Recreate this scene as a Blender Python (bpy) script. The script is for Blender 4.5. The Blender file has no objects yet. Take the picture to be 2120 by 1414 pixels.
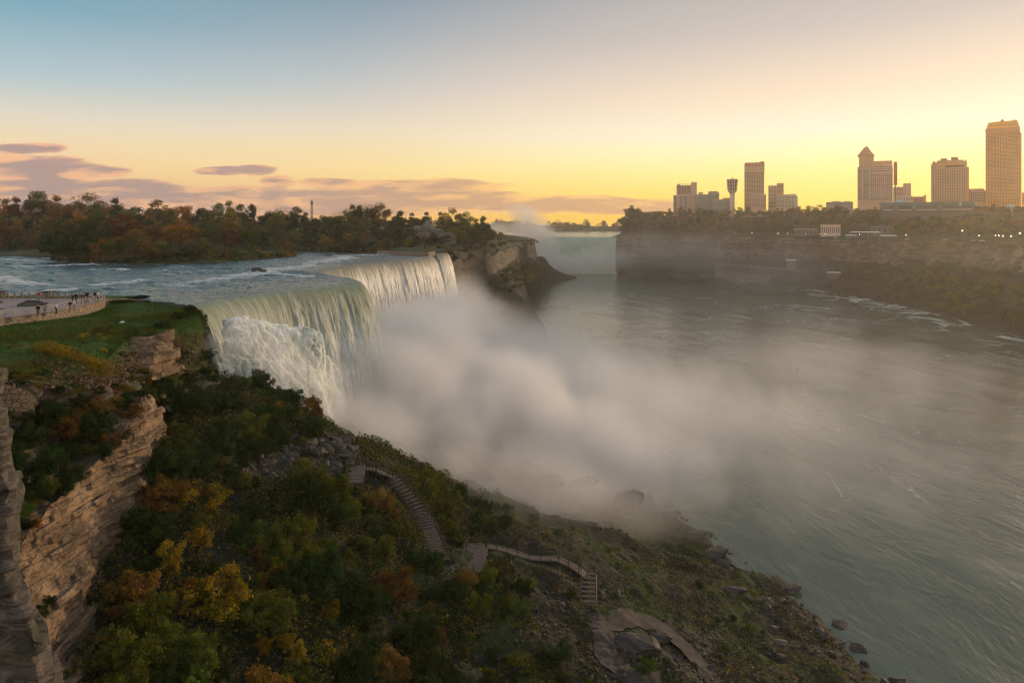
import bpy, bmesh, math, random
import numpy as np
from mathutils import Vector, Matrix, Euler

# ---------------------------------------------------------------- camera, sky, sun, exposure
SC = bpy.context.scene
C = SC.collection
F, CX, HZ, CAMZ = 1500.0, 1060.0, 471.0, 69.0      # focal length and horizon row in pixels of the 2120 px photo, lens height
cam = bpy.data.cameras.new('camera'); cam_o = bpy.data.objects.new('camera', cam); C.objects.link(cam_o)
cam.sensor_width = 36; cam.lens = F/2120*36; cam.shift_y = -(707-HZ)/2120
cam.clip_start = .5; cam.clip_end = 20000
cam_o.location = (0, 0, CAMZ); cam_o.rotation_euler = (math.pi/2, 0, 0)
SC.camera = cam_o
vs = SC.view_settings; vs.view_transform = 'Standard'; vs.look = 'None'; vs.exposure = .12; vs.gamma = 1; vs.use_curve_mapping = False
cy = SC.cycles
cy.max_bounces = 8; cy.diffuse_bounces = 3; cy.glossy_bounces = 3; cy.transmission_bounces = 4; cy.volume_bounces = 4
cy.transparent_max_bounces = 12; cy.caustics_reflective = False; cy.caustics_refractive = False
cy.use_denoising = True; cy.use_adaptive_sampling = True; cy.adaptive_threshold = .045; cy.filter_width = 1.15; cy.sample_clamp_indirect = 4
cy.volume_max_steps = 256

SUN_AZ, SUN_EL = math.radians(43), math.radians(8)    # azimuth from straight ahead to the right
SUN_DIR = Vector((math.sin(SUN_AZ)*math.cos(SUN_EL), math.cos(SUN_AZ)*math.cos(SUN_EL), math.sin(SUN_EL)))

class G:
    """short-hand for building node trees"""
    def __init__(s, nt): s.nt = nt
    def __call__(s, t, ins=None, out=0, **props):
        n = s.nt.nodes.new(t if t.startswith('Shader') else 'ShaderNode'+t)
        for k, v in props.items(): setattr(n, k, v)
        for k, v in (ins or {}).items():
            i = n.inputs[k]
            if isinstance(v, bpy.types.NodeSocket): s.nt.links.new(v, i)
            else: i.default_value = v
        return n.outputs[out]
    def m(s, op, a, b=0., c=0., clamp=False):
        return s('Math', {0: a, 1: b, 2: c}, operation=op, use_clamp=clamp)
    def v(s, op, a, b=(0, 0, 0)):
        n = s.nt.nodes.new('ShaderNodeVectorMath'); n.operation = op
        for k, x in ((0, a), (1, b)):
            if isinstance(x, bpy.types.NodeSocket): s.nt.links.new(x, n.inputs[k])
            else: n.inputs[k].default_value = x
        return n.outputs['Value' if op in ('LENGTH', 'DOT_PRODUCT', 'DISTANCE') else 'Vector']
    def sm(s, x, a, b, lo=0., hi=1.):          # smoothstep from a to b
        return s('MapRange', {0: x, 1: a, 2: b, 3: lo, 4: hi}, interpolation_type='SMOOTHSTEP')
    def lin(s, x, a, b, lo=0., hi=1.):
        return s('MapRange', {0: x, 1: a, 2: b, 3: lo, 4: hi})
    def mix(s, f, a, b, mode='MIX'):
        n = s.nt.nodes.new('ShaderNodeMix'); n.data_type = 'RGBA'; n.blend_type = mode
        for k, x in ((0, f), (6, a), (7, b)):
            if isinstance(x, bpy.types.NodeSocket): s.nt.links.new(x, n.inputs[k])
            elif k == 0: n.inputs[k].default_value = x
            else: n.inputs[k].default_value = (*x[:3], 1)
        return n.outputs[2]
    def ramp(s, x, stops, mode='LINEAR'):
        n = s.nt.nodes.new('ShaderNodeValToRGB'); r = n.color_ramp; r.interpolation = mode
        while len(r.elements) < len(stops): r.elements.new(.5)
        for e, (p, c) in zip(r.elements, stops): e.position = p; e.color = (*c, 1)
        s.nt.links.new(x, n.inputs[0]); return n.outputs[0]
    def scale(s, vec, sc):
        return s.v('MULTIPLY', vec, sc)
    def noise(s, vec, scale, detail=4, rough=.5, dist=0., out=0, ntype='FBM'):
        return s('TexNoise', {'Vector': vec, 'Scale': scale, 'Detail': detail, 'Roughness': rough, 'Distortion': dist}, out=out, noise_type=ntype)
    def vor(s, vec, scale, feature='F1', out=0):
        return s('TexVoronoi', {'Vector': vec, 'Scale': scale}, out=out, feature=feature)

def s2l(*c):                                     # sRGB 0-255 to linear
    return tuple((x/255/12.92 if x/255 <= .04045 else ((x/255+.055)/1.055)**2.4) for x in c)

def build_world():
    w = bpy.data.worlds.new('World'); SC.world = w; w.use_nodes = True
    nt = w.node_tree; nt.nodes.clear(); g = G(nt)
    d = g('TexCoord', out=0)
    sep = nt.nodes.new('ShaderNodeSeparateXYZ'); nt.links.new(d, sep.inputs[0])
    x, y, z = sep.outputs
    el = g.m('DIVIDE', g.m('ARCSINE', z), math.pi/2)                      # elevation -1..1
    h = g.m('SQRT', g.m('ADD', g.m('MULTIPLY', x, x), g.m('ADD', g.m('MULTIPLY', y, y), 1e-5)))
    sa = g.m('DIVIDE', g.m('ADD', g.m('MULTIPLY', x, math.sin(SUN_AZ)), g.m('MULTIPLY', y, math.cos(SUN_AZ))), h)  # cos of azimuth off the sun
    Z0 = s2l(138, 146, 156)
    L = [(0, s2l(205, 160, 140)), (.02, s2l(240, 190, 145)), (.045, s2l(250, 212, 155)), (.065, s2l(240, 216, 178)), (.08, s2l(224, 214, 194)), (.11, s2l(172, 194, 200)), (.16, s2l(116, 162, 182)), (.25, s2l(100, 142, 164)), (.5, s2l(124, 144, 158)), (1, Z0)]
    M = [(0, s2l(254, 178, 70)), (.022, s2l(252, 205, 100)), (.05, s2l(250, 222, 150)), (.085, s2l(232, 212, 184)), (.125, s2l(192, 190, 188)), (.19, s2l(128, 148, 163)), (.3, s2l(108, 134, 154)), (.5, s2l(126, 142, 156)), (1, Z0)]
    R = [(0, s2l(255, 196, 20)), (.025, s2l(255, 220, 54)), (.045, s2l(252, 234, 140)), (.065, s2l(248, 238, 188)), (.08, s2l(244, 232, 206)), (.11, s2l(234, 212, 188)), (.16, s2l(192, 182, 176)), (.25, s2l(140, 148, 158)), (1, Z0)]
    B = [(0, s2l(205, 175, 165)), (.06, s2l(240, 205, 190)), (.15, s2l(235, 212, 205)), (.3, s2l(195, 195, 202)), (1, Z0)]
    cl, cm, cr, cb = (g.ramp(el, k) for k in (L, M, R, B))
    c = g.mix(g.sm(sa, -.6, .1), cb, cl)
    c = g.mix(g.sm(sa, .12, .80), c, cm)
    c = g.mix(g.sm(sa, .52, .93), c, cr)
    # low bands of cloud, far away, in direction space (x/y, z/y)
    yy = g.m('MAXIMUM', y, .02)
    u = g.m('DIVIDE', x, yy); v = g.m('DIVIDE', z, yy)
    def uv(px, py): return ((px-CX)/F, (HZ-py)/F)
    blobs = [(50, 308, 85, 8), (60, 350, 150, 20), (200, 357, 70, 10), (80, 383, 190, 13), (240, 388, 150, 13), (470, 355, 62, 6), (530, 354, 40, 9), (575, 377, 36, 10), (650, 375, 30, 6),
             (480, 394, 75, 9), (560, 397, 36, 11), (690, 381, 70, 9), (850, 388, 190, 12), (680, 406, 110, 13), (950, 403, 120, 9), (330, 405, 160, 9), (70, 404, 200, 9), (800, 398, 90, 9),
             (500, 424, 520, 15), (120, 420, 300, 14), (1000, 425, 280, 15), (1200, 426, 200, 14), (1340, 430, 100, 10), (1140, 415, 90, 8), (820, 412, 200, 12)]
    nvec = g('CombineXYZ', {0: g.m('MULTIPLY', u, 7.), 1: g.m('MULTIPLY', v, 42.), 2: 0.})
    n1 = g.noise(nvec, 1.9, 7, .62, .3)
    wob = g.m('MULTIPLY', g.m('SUBTRACT', g.noise(nvec, .8, 3), .5), .016)
    vv = g.m('ADD', v, wob); acc = None
    for px, py, rx, ry in blobs:
        cu, cv = uv(px, py)
        a = g.m('DIVIDE', g.m('SUBTRACT', u, cu), rx/F); b = g.m('DIVIDE', g.m('SUBTRACT', vv, cv), ry/F*1.35)
        k = g.m('SUBTRACT', 1., g.m('ADD', g.m('MULTIPLY', a, a), g.m('MULTIPLY', b, b)))
        acc = k if acc is None else g.m('SMOOTH_MAX', acc, k, .3)
    den = g.m('ADD', g.m('MAXIMUM', acc, -1.2), g.m('MULTIPLY', g.m('SUBTRACT', n1, .5), 3.2))
    cov = g.sm(den, -.4, .25)
    cov = g.m('MULTIPLY', cov, g.sm(y, .3, .5))
    n2 = g.noise(g('CombineXYZ', {0: g.m('MULTIPLY', u, 9.), 1: g.m('MULTIPLY', v, 60.), 2: 4.}), 1.3, 4)
    lit = g.m('ADD', g.sm(n2, .44, .66), g.lin(den, 1.2, -.1, -.45, .6), clamp=True)
    far = g.sm(u, -.5, .2)
    dark = g.mix(far, s2l(166, 136, 138), s2l(200, 144, 106))
    brt = g.mix(far, s2l(248, 184, 140), s2l(254, 196, 106))
    c = g.mix(g.m('MULTIPLY', cov, .92), c, g.mix(lit, dark, brt))
    sky = nt.nodes.new('ShaderNodeTexSky'); sky.sky_type = 'NISHITA'; sky.sun_disc = False
    sky.sun_elevation = SUN_EL; sky.sun_rotation = SUN_AZ; sky.altitude = 180
    bg1 = nt.nodes.new('ShaderNodeBackground'); nt.links.new(sky.outputs[0], bg1.inputs[0]); bg1.inputs[1].default_value = SKY_NISHITA
    bg2 = nt.nodes.new('ShaderNodeBackground'); nt.links.new(c, bg2.inputs[0]); bg2.inputs[1].default_value = SKY_GLOW
    add = nt.nodes.new('ShaderNodeAddShader'); nt.links.new(bg1.outputs[0], add.inputs[0]); nt.links.new(bg2.outputs[0], add.inputs[1])
    out = nt.nodes.new('ShaderNodeOutputWorld'); nt.links.new(add.outputs[0], out.inputs[0])
SKY_NISHITA, SKY_GLOW = .004, 1.03
build_world()
sun = bpy.data.lights.new('sun', 'SUN'); sun.energy = 3.0; sun.angle = math.radians(2.5); sun.color = (1, .69, .40)
sun_o = bpy.data.objects.new('sun', sun); C.objects.link(sun_o); sun_o.location = (300, 300, 300)
sun_o.rotation_euler = (-SUN_DIR).to_track_quat('-Z', 'Y').to_euler()

# ---------------------------------------------------------------- helpers
rng = np.random.default_rng(7); random.seed(7)
def W(px, py, Y): return np.array(((px-CX)/F*Y, Y, CAMZ-(py-HZ)/F*Y))
def atz(px, py, z): return W(px, py, (CAMZ-z)*F/(py-HZ))
_perm = np.random.default_rng(3).permutation(256); _perm = np.concatenate([_perm]*3)
_grad = np.random.default_rng(4).normal(size=(256, 3)); _grad /= np.linalg.norm(_grad, axis=1)[:, None]
def perlin(p):
    p = np.asarray(p, float); i = np.floor(p).astype(int); f = p-i; i &= 255
    u = f*f*f*(f*(f*6-15)+10); r = 0
    for dx in (0, 1):
        for dy in (0, 1):
            for dz in (0, 1):
                h = _perm[_perm[_perm[(i[..., 0]+dx) & 255]+((i[..., 1]+dy) & 255)]+((i[..., 2]+dz) & 255)]
                d = f-np.array((dx, dy, dz))
                w = (u[..., 0] if dx else 1-u[..., 0])*(u[..., 1] if dy else 1-u[..., 1])*(u[..., 2] if dz else 1-u[..., 2])
                r = r+w*(d*_grad[h]).sum(-1)
    return r*1.5
def fbm(p, scale=1., oct=4, gain=.5, ridge=False):
    p = np.asarray(p, float)*scale; a = 1.; r = 0
    for _ in range(oct):
        n = perlin(p); r = r+a*(np.abs(n)*2-.5 if ridge else n); p = p*2.03+17.3; a *= gain
    return r
def hash1(*k):
    h = 0
    for q, m in zip(k, (127.1, 311.7, 74.7)): h = h+np.asarray(q)*m
    return np.modf(np.abs(np.sin(h)*43758.5453))[0]
def tag(o, label=None, cat=None, group=None, kind=None):
    if label: o['label'] = label
    if cat: o['category'] = cat
    if group: o['group'] = group
    if kind: o['kind'] = kind
    return o
def link(name, me, m=None, parent=None, loc=None):
    o = bpy.data.objects.new(name, me); C.objects.link(o)
    if parent is not None: o.parent = parent
    if loc is not None: o.location = loc
    if m is not None and me is not None:
        for k in (m if isinstance(m, (list, tuple)) else [m]): me.materials.append(k)
    return o
def npmesh(name, verts, quads, smooth=False, uv=None, midx=None):
    """mesh from numpy arrays; quads (n,4) or (n,3)"""
    verts = np.asarray(verts, np.float32).reshape(-1, 3); quads = np.asarray(quads, np.int32); k = quads.shape[1]; n = len(quads)
    me = bpy.data.meshes.new(name); me.vertices.add(len(verts)); me.vertices.foreach_set('co', verts.ravel())
    me.loops.add(n*k); me.loops.foreach_set('vertex_index', quads.ravel())
    me.polygons.add(n); me.polygons.foreach_set('loop_start', np.arange(0, n*k, k, dtype=np.int32)); me.polygons.foreach_set('loop_total', np.full(n, k, np.int32))
    if smooth: me.polygons.foreach_set('use_smooth', np.ones(n, bool))
    if midx is not None: me.polygons.foreach_set('material_index', np.asarray(midx, np.int32))
    if uv is not None:
        l = me.uv_layers.new(name='UVMap'); l.data.foreach_set('uv', np.asarray(uv, np.float32)[quads.ravel()].ravel())
    me.update(calc_edges=True); return me
def gridquads(nu, nv):
    a = np.arange(nu*nv).reshape(nu, nv)
    return np.stack([a[:-1, :-1], a[1:, :-1], a[1:, 1:], a[:-1, 1:]], -1).reshape(-1, 4)
def gnormals(P):
    du = np.gradient(P, axis=0); dv = np.gradient(P, axis=1); n = np.cross(du, dv); return n/(np.linalg.norm(n, axis=-1, keepdims=True)+1e-9)
def spline(pts, n, axis=0):
    """centripetal-ish Catmull-Rom resample of an array along axis, n samples evenly by chord length"""
    A = np.moveaxis(np.asarray(pts, float), axis, 0); k = len(A)
    ch = np.sqrt(((A[1:]-A[:-1])**2).sum(-1)); ch = ch.reshape(k-1, -1).mean(1)+1e-6
    t = np.concatenate([[0], np.cumsum(ch)]); q = np.linspace(0, t[-1], n)
    i = np.clip(np.searchsorted(t, q, 'right')-1, 0, k-2); f = (q-t[i])/(t[i+1]-t[i])
    f = f.reshape((-1,)+(1,)*(A.ndim-1))
    p0, p1, p2, p3 = A[np.maximum(i-1, 0)], A[i], A[i+1], A[np.minimum(i+2, k-1)]
    r = .5*(2*p1+(p2-p0)*f+(2*p0-5*p1+4*p2-p3)*f**2+(3*p1-p0-3*p2+p3)*f**3)
    r = r*.6+(p1*(1-f)+p2*f)*.4
    return np.moveaxis(r, 0, axis)
def interp(x, xs, ys): return np.interp(x, xs, ys)
class MB:
    """collects boxes, tubes and prisms into one mesh"""
    def __init__(s): s.v = []; s.f = []
    def add(s, vs, fs):
        b = len(s.v); s.v += [tuple(map(float, p)) for p in vs]; s.f += [tuple(b+i for i in f) for f in fs]; return s
    def box(s, x0, x1, y0, y1, z0, z1, M=None):
        vs = [Vector((x, y, z)) for z in (z0, z1) for x, y in ((x0, y0), (x1, y0), (x1, y1), (x0, y1))]
        if M is not None: vs = [M @ p for p in vs]
        return s.add(vs, [(3, 2, 1, 0), (4, 5, 6, 7), (0, 1, 5, 4), (1, 2, 6, 5), (2, 3, 7, 6), (3, 0, 4, 7)])
    def prism(s, poly, z0, z1, top=1., c=None):
        n = len(poly); cx = sum(p[0] for p in poly)/n; cy_ = sum(p[1] for p in poly)/n
        vs = [(p[0], p[1], z0) for p in poly]+[(cx+(p[0]-cx)*top, cy_+(p[1]-cy_)*top, z1) for p in poly]
        return s.add(vs, [tuple(range(n-1, -1, -1)), tuple(range(n, 2*n))]+[(i, (i+1) % n, n+(i+1) % n, n+i) for i in range(n)])
    def tube(s, pts, r, n=6):
        pts = [Vector(p) for p in pts]; rs = r if isinstance(r, (list, tuple)) else [r]*len(pts); vs = []; fs = []
        for i, p in enumerate(pts):
            t = (pts[min(i+1, len(pts)-1)]-pts[max(i-1, 0)]).normalized()
            a = t.orthogonal().normalized() if abs(t.z) > .95 else t.cross(Vector((0, 0, 1))).normalized(); b = t.cross(a)
            vs += [p+(a*math.cos(2*math.pi*k/n)+b*math.sin(2*math.pi*k/n))*rs[i] for k in range(n)]
        for i in range(len(pts)-1):
            fs += [(i*n+k, i*n+(k+1) % n, (i+1)*n+(k+1) % n, (i+1)*n+k) for k in range(n)]
        fs += [tuple(range(n-1, -1, -1)), tuple((len(pts)-1)*n+k for k in range(n))]
        return s.add(vs, fs)
    def lathe(s, prof, n=16, c=(0, 0)):
        vs = [(c[0]+r*math.cos(2*math.pi*k/n), c[1]+r*math.sin(2*math.pi*k/n), z) for r, z in prof for k in range(n)]
        fs = [(i*n+k, i*n+(k+1) % n, (i+1)*n+(k+1) % n, (i+1)*n+k) for i in range(len(prof)-1) for k in range(n)]
        fs += [tuple(range(n-1, -1, -1)), tuple((len(prof)-1)*n+k for k in range(n))]
        return s.add(vs, fs)
    def mesh(s, name, smooth=False):
        me = bpy.data.meshes.new(name); me.from_pydata(s.v, [], s.f)
        if smooth: me.polygons.foreach_set('use_smooth', [True]*len(me.polygons))
        me.update(); return me
    def build(s, name, m=None, parent=None, smooth=False, loc=None): return link(name, s.mesh(name, smooth), m, parent, loc)
def empty(name, loc=(0, 0, 0), rz=0):
    o = bpy.data.objects.new(name, None); C.objects.link(o); o.location = loc; o.rotation_euler.z = rz; o.empty_display_size = .2; return o
def copy_tree(o, parent=None):
    c = o.copy(); C.objects.link(c)
    if parent is not None: c.parent = parent
    for ch in KIDS.get(o.name, []):
        copy_tree(bpy.data.objects[ch], c)
    return c
KIDS = {}
def note(o):                                     # remember a prototype's children so that copies need no scene search
    def rec(p):
        KIDS[p.name] = [c.name for c in p.children]
        for c in p.children: rec(c)
    rec(o); return o

# ---------------------------------------------------------------- materials
def newmat(name, fn, vol=False):
    m = bpy.data.materials.new(name); m.use_nodes = True; nt = m.node_tree; nt.nodes.clear(); g = G(nt)
    out = nt.nodes.new('ShaderNodeOutputMaterial')
    nt.links.new(fn(g), out.inputs[1 if vol else 0]); return m
def pbsdf(g, col, rough=.8, bump=None, bstr=.5, bdist=1., **kw):
    ins = {'Base Color': col if isinstance(col, bpy.types.NodeSocket) else (*col, 1), 'Roughness': rough, 'Specular IOR Level': kw.pop('spec', .3)}
    if bump is not None: ins['Normal'] = g('Bump', {'Strength': bstr, 'Distance': bdist, 'Height': bump})
    for k, x in kw.items(): ins[k.replace('_', ' ')] = x
    return g('BsdfPrincipled', ins)
def plain(name, col, rough=.7, var=.25, scale=3., metal=0., emit=None):
    def fn(g):
        n = g.noise(g('TexCoord', out=3), scale, 4)
        c = g.mix(g.sm(n, .3, .7), tuple(x*(1-var) for x in col), tuple(min(1, x*(1+var)) for x in col))
        kw = {'Metallic': metal}
        if emit: kw['Emission Color'] = (*emit[0], 1); kw['Emission Strength'] = emit[1]
        return pbsdf(g, c, rough, **kw)
    return newmat(name, fn)
def rock_fn(base, dark, pale, sc=1., green=.0, wet=.75):
    def fn(g):
        p = g('TexCoord', out=3)
        st = g.noise(g.scale(p, (.12*sc, .12*sc, 1.1*sc)), 1.2, 5, .6, .4)
        n = g.noise(p, .35*sc, 6, .6)
        fine = g.noise(p, 2.6*sc, 5, .65)
        c = g.mix(g.sm(st, .35, .65), base, dark)
        c = g.mix(g.sm(n, .5, .72), c, pale)
        pw = g.v('ADD', p, g.scale(g.v('SUBTRACT', g.noise(p, .9*sc, 3, .6, out=1), (.5, .5, .5)), (1.6/sc, 1.6/sc, .7/sc)))
        joint = g.m('MULTIPLY', g.sm(g.vor(g.scale(pw, (.42*sc, .42*sc, 1.9*sc)), 1., 'DISTANCE_TO_EDGE'), .045, .0), g.sm(n, .62, .42))
        bed = g.sm(g.m('ABSOLUTE', g.m('SUBTRACT', g.noise(g.scale(pw, (.05*sc, .05*sc, 1.5*sc)), 1.1, 3, .55), .5)), .022, .0)
        crk = g.m('MULTIPLY', g.m('MAXIMUM', g.m('MULTIPLY', joint, .6), g.m('MULTIPLY', bed, .75)), 1.)
        c = g.mix(crk, c, tuple(x*.35 for x in dark))
        c = g.mix(g.m('MULTIPLY', g.sm(fine, .5, .75), .5), c, tuple(x*.55 for x in base))
        if green: c = g.mix(g.m('MULTIPLY', g.sm(g.noise(p, .22*sc, 5, .65), .5, .62), green), c, (.03, .045, .012))
        b = g.m('ADD', g.m('MULTIPLY', fine, .35), g.m('ADD', g.m('MULTIPLY', st, .5), g.m('MULTIPLY', crk, -.35)))
        return pbsdf(g, c, wet, b, .7, .5/sc)
    return fn
M = {}
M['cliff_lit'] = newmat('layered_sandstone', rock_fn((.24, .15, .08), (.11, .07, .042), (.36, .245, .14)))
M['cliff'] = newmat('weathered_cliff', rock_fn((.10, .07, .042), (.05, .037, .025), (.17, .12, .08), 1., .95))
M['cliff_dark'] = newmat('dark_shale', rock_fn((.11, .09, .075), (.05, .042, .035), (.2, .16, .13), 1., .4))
M['cliff_island_shaded'] = newmat('island_cliff_rock_shaded', rock_fn((.058, .042, .031), (.032, .025, .02), (.09, .066, .048), .28, .7))  # rock colour darkened so the face looks unlit; the low sun does reach it
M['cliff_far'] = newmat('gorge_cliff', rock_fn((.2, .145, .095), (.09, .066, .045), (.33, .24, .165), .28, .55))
M['boulder'] = newmat('grey_boulder', rock_fn((.085, .077, .068), (.04, .037, .033), (.17, .15, .13), 1.6, .35))
def leaf_fn(c1, c2, c3, tr=.35, sc=.35):
    def fn(g):
        p = g('TexCoord', out=3); geo = g.nt.nodes.new('ShaderNodeNewGeometry')
        inf = g.nt.nodes.new('ShaderNodeObjectInfo')
        n = g.noise(p, sc*8, 3, .6)
        r = geo.outputs['Random Per Island']
        c = g.mix(g.sm(n, .38, .62), c1, c2)
        c = g.mix(g.m('MULTIPLY', g.sm(r, .6, .95), .7), c, c3)
        wp = geo.outputs['Position']; w1 = g.noise(wp, .22, 3, .6); w2 = g.noise(g.v('ADD', wp, (40, 9, 3)), .6, 3, .6)
        hue = g.m('ADD', g.lin(inf.outputs['Random'], 0, 1, .485, .515), g.lin(w1, .3, .7, -.022, .03))
        val = g.m('MULTIPLY', g.lin(inf.outputs['Random'], 0, 1, .7, 1.2), g.lin(w2, .3, .7, .65, 1.5))
        hs = g('HueSaturation', {'Hue': hue, 'Saturation': g.lin(r, 0, 1, .85, 1.15), 'Value': val, 'Color': c})
        d = g('BsdfDiffuse', {0: hs}); t = g('BsdfTranslucent', {0: hs})
        return g('MixShader', {0: tr, 1: d, 2: t})
    return fn
LEAF = {'dark green': ((.017, .034, .008), (.036, .060, .013), (.06, .085, .018)),
        'olive green': ((.066, .082, .013), (.12, .13, .02), (.18, .155, .026)),
        'golden yellow': ((.085, .075, .012), (.30, .18, .016), (.50, .30, .03)),
        'rust orange': ((.15, .075, .014), (.36, .145, .018), (.46, .22, .026)),
        'deep red': ((.13, .03, .014), (.19, .048, .016), (.22, .085, .02)),
        'russet brown': ((.115, .066, .018), (.20, .108, .026), (.27, .15, .036)),
        'pale tan': ((.15, .11, .05), (.21, .155, .075), (.25, .19, .10)),
        'fresh green': ((.05, .095, .014), (.085, .14, .02), (.14, .17, .025))}
for k, c in LEAF.items(): M[k] = newmat(k.replace(' ', '_')+'_leaves', leaf_fn(*c))
M['bark'] = plain('bark', (.07, .052, .038), .9, .4, 2.)
def grass_fn(g):
    p = g('TexCoord', out=3)
    n = g.noise(p, .16, 5, .6); f = g.noise(p, 3.2, 4, .7)
    c = g.mix(g.sm(n, .4, .6), (.036, .088, .009), (.068, .12, .012))
    c = g.mix(g.m('MULTIPLY', g.sm(f, .45, .7), .6), c, (.022, .05, .008))
    # dry grass and bare stony soil away from the mown lawn (down the slope)
    z = g('SeparateXYZ', {0: p}, out=2)
    dry = g.m('ADD', g.lin(z, 54.1, 51.6, -.35, .6), g.m('MULTIPLY', g.m('SUBTRACT', g.noise(p, .3, 5, .65), .5), 1.6), clamp=True)
    c = g.mix(g.sm(dry, .2, .6), c, g.mix(g.sm(f, .4, .65), (.105, .085, .02), (.045, .05, .014)))
    c = g.mix(g.sm(dry, .62, .95), c, g.mix(g.sm(f, .42, .6), (.13, .1, .07), (.06, .047, .033)))
    return pbsdf(g, c, .95, g.m('ADD', f, g.noise(p, 9, 3)), .8, .25)
M['lawn'] = newmat('lawn_and_dry_slope', grass_fn)
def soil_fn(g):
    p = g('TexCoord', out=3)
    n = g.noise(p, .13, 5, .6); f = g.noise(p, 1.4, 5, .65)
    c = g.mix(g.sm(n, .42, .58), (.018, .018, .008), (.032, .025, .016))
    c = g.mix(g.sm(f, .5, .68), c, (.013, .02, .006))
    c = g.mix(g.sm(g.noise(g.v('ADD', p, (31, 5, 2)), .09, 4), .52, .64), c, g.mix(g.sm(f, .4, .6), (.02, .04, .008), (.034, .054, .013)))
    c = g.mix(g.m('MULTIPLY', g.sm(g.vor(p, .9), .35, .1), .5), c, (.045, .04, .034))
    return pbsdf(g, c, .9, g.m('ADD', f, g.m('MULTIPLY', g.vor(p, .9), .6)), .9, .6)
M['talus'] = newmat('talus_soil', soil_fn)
def ground_fn(g):
    p = g('TexCoord', out=3); n = g.noise(p, .02, 5, .6); f = g.noise(p, .3, 4, .65)
    c = g.mix(g.sm(n, .4, .6), (.026, .036, .012), (.05, .055, .016)); c = g.mix(g.sm(f, .45, .7), c, (.02, .022, .01))
    return pbsdf(g, c, .95, f, .8, 1.5)
M['ground'] = newmat('wooded_ground', ground_fn)
M['paving'] = plain('pink_grey_paving', (.3, .235, .21), .75, .12, .8)
def path_fn(g):
    p = g('TexCoord', out=3); n = g.noise(p, .5, 5, .6)
    return pbsdf(g, g.mix(g.sm(n, .35, .65), (.034, .028, .024), (.07, .056, .048)), .92, g.noise(p, 3, 4), .4, .1)
M['path'] = newmat('damp_path', path_fn)
M['deck'] = plain('weathered_deck_timber', (.10, .078, .066), .8, .25, 2.)
M['dark_timber'] = plain('dark_wet_timber', (.035, .03, .026), .7, .3, 2.)
def masonry(name, c1, c2, mortar, sc):
    def fn(g):
        p = g('TexCoord', out=3)
        w = g.v('ADD', p, g.scale(g.noise(p, .8, 3, out=1), (.25, .25, .25)))
        e = g.vor(g.scale(w, (1., 1., 1.35)), sc, 'DISTANCE_TO_EDGE'); id_ = g.vor(g.scale(w, (1., 1., 1.35)), sc, out=1)
        r = g('SeparateColor', {0: id_}, out=0); n = g.noise(p, 6, 4)
        c = g.mix(r, c1, c2); c = g.mix(g.m('MULTIPLY', g.sm(n, .4, .7), .5), c, tuple(x*.6 for x in c1))
        c = g.mix(g.sm(e, .02, .07), mortar, c)
        return pbsdf(g, c, .85, g.m('ADD', g.sm(e, 0, .12), g.m('MULTIPLY', n, .4)), .8, .1)
    return newmat(name, fn)
M['wallstone'] = masonry('rubble_stone', (.22, .165, .115), (.42, .335, .25), (.16, .125, .095), 2.6)
M['masonry'] = masonry('big_block_masonry', (.09, .064, .04), (.14, .10, .066), (.035, .026, .019), 1.3)
M['metal'] = plain('pale_railing_metal', (.46, .42, .37), .45, .1, 4., .35)
# ---- water
def river_fn(g):
    p = g('TexCoord', out=3)
    warp = g.scale(g.v('SUBTRACT', g.noise(p, .012, 3, .5, out=1), (.5, .5, .5)), (28, 28, 0))
    q = g.v('ADD', p, warp)
    b1 = g.noise(g.scale(q, (.05, .02, .1)), 1., 5, .55, .25)
    b2 = g.noise(g.scale(q, (.42, .2, .3)), 1., 4, .62, .2)
    b3 = g.noise(g.scale(q, (1.7, .9, 1.)), 1., 3, .6)
    h = g.m('ADD', g.m('MULTIPLY', b1, 2.6), g.m('ADD', g.m('MULTIPLY', b2, .55), g.m('MULTIPLY', b3, .12)))
    body = g.mix(g.sm(b1, .4, .62), (.060, .088, .058), (.095, .122, .082))
    # foam: winding threads, thickest beside the far shore and in the eddies
    rid = g.m('ABSOLUTE', g.m('SUBTRACT', g.noise(g.scale(q, (.028, .014, .1)), 1., 6, .55, 1.2), .5))
    rid2 = g.m('ABSOLUTE', g.m('SUBTRACT', g.noise(g.scale(g.v('ADD', q, (300, 70, 0)), (.05, .02, .1)), 1., 5, .5, .8), .5))
    at = g.nt.nodes.new('ShaderNodeAttribute'); at.attribute_name = 'foam'
    zone = at.outputs['Fac']
    f1 = g.m('MULTIPLY', g.sm(rid, .035, .004), g.sm(g.m('ADD', zone, g.m('MULTIPLY', g.m('SUBTRACT', g.noise(p, .02, 3), .5), 1.0)), .15, .75))
    f2 = g.m('MULTIPLY', g.sm(rid2, .010, .001), g.m('MULTIPLY', g.sm(g.noise(p, .012, 3), .5, .64), .5))
    foam = g.m('MULTIPLY', g.m('MAXIMUM', f1, f2), g.sm(b2, .3, .5, .35, 1.))
    c = g.mix(g.m('MULTIPLY', foam, .85), body, (.62, .6, .52))
    return pbsdf(g, c, g.lin(foam, 0, 1, .16, .7), h, .8, .42, spec=.6, IOR=1.33)
M['river'] = newmat('river_water', river_fn)
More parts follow.
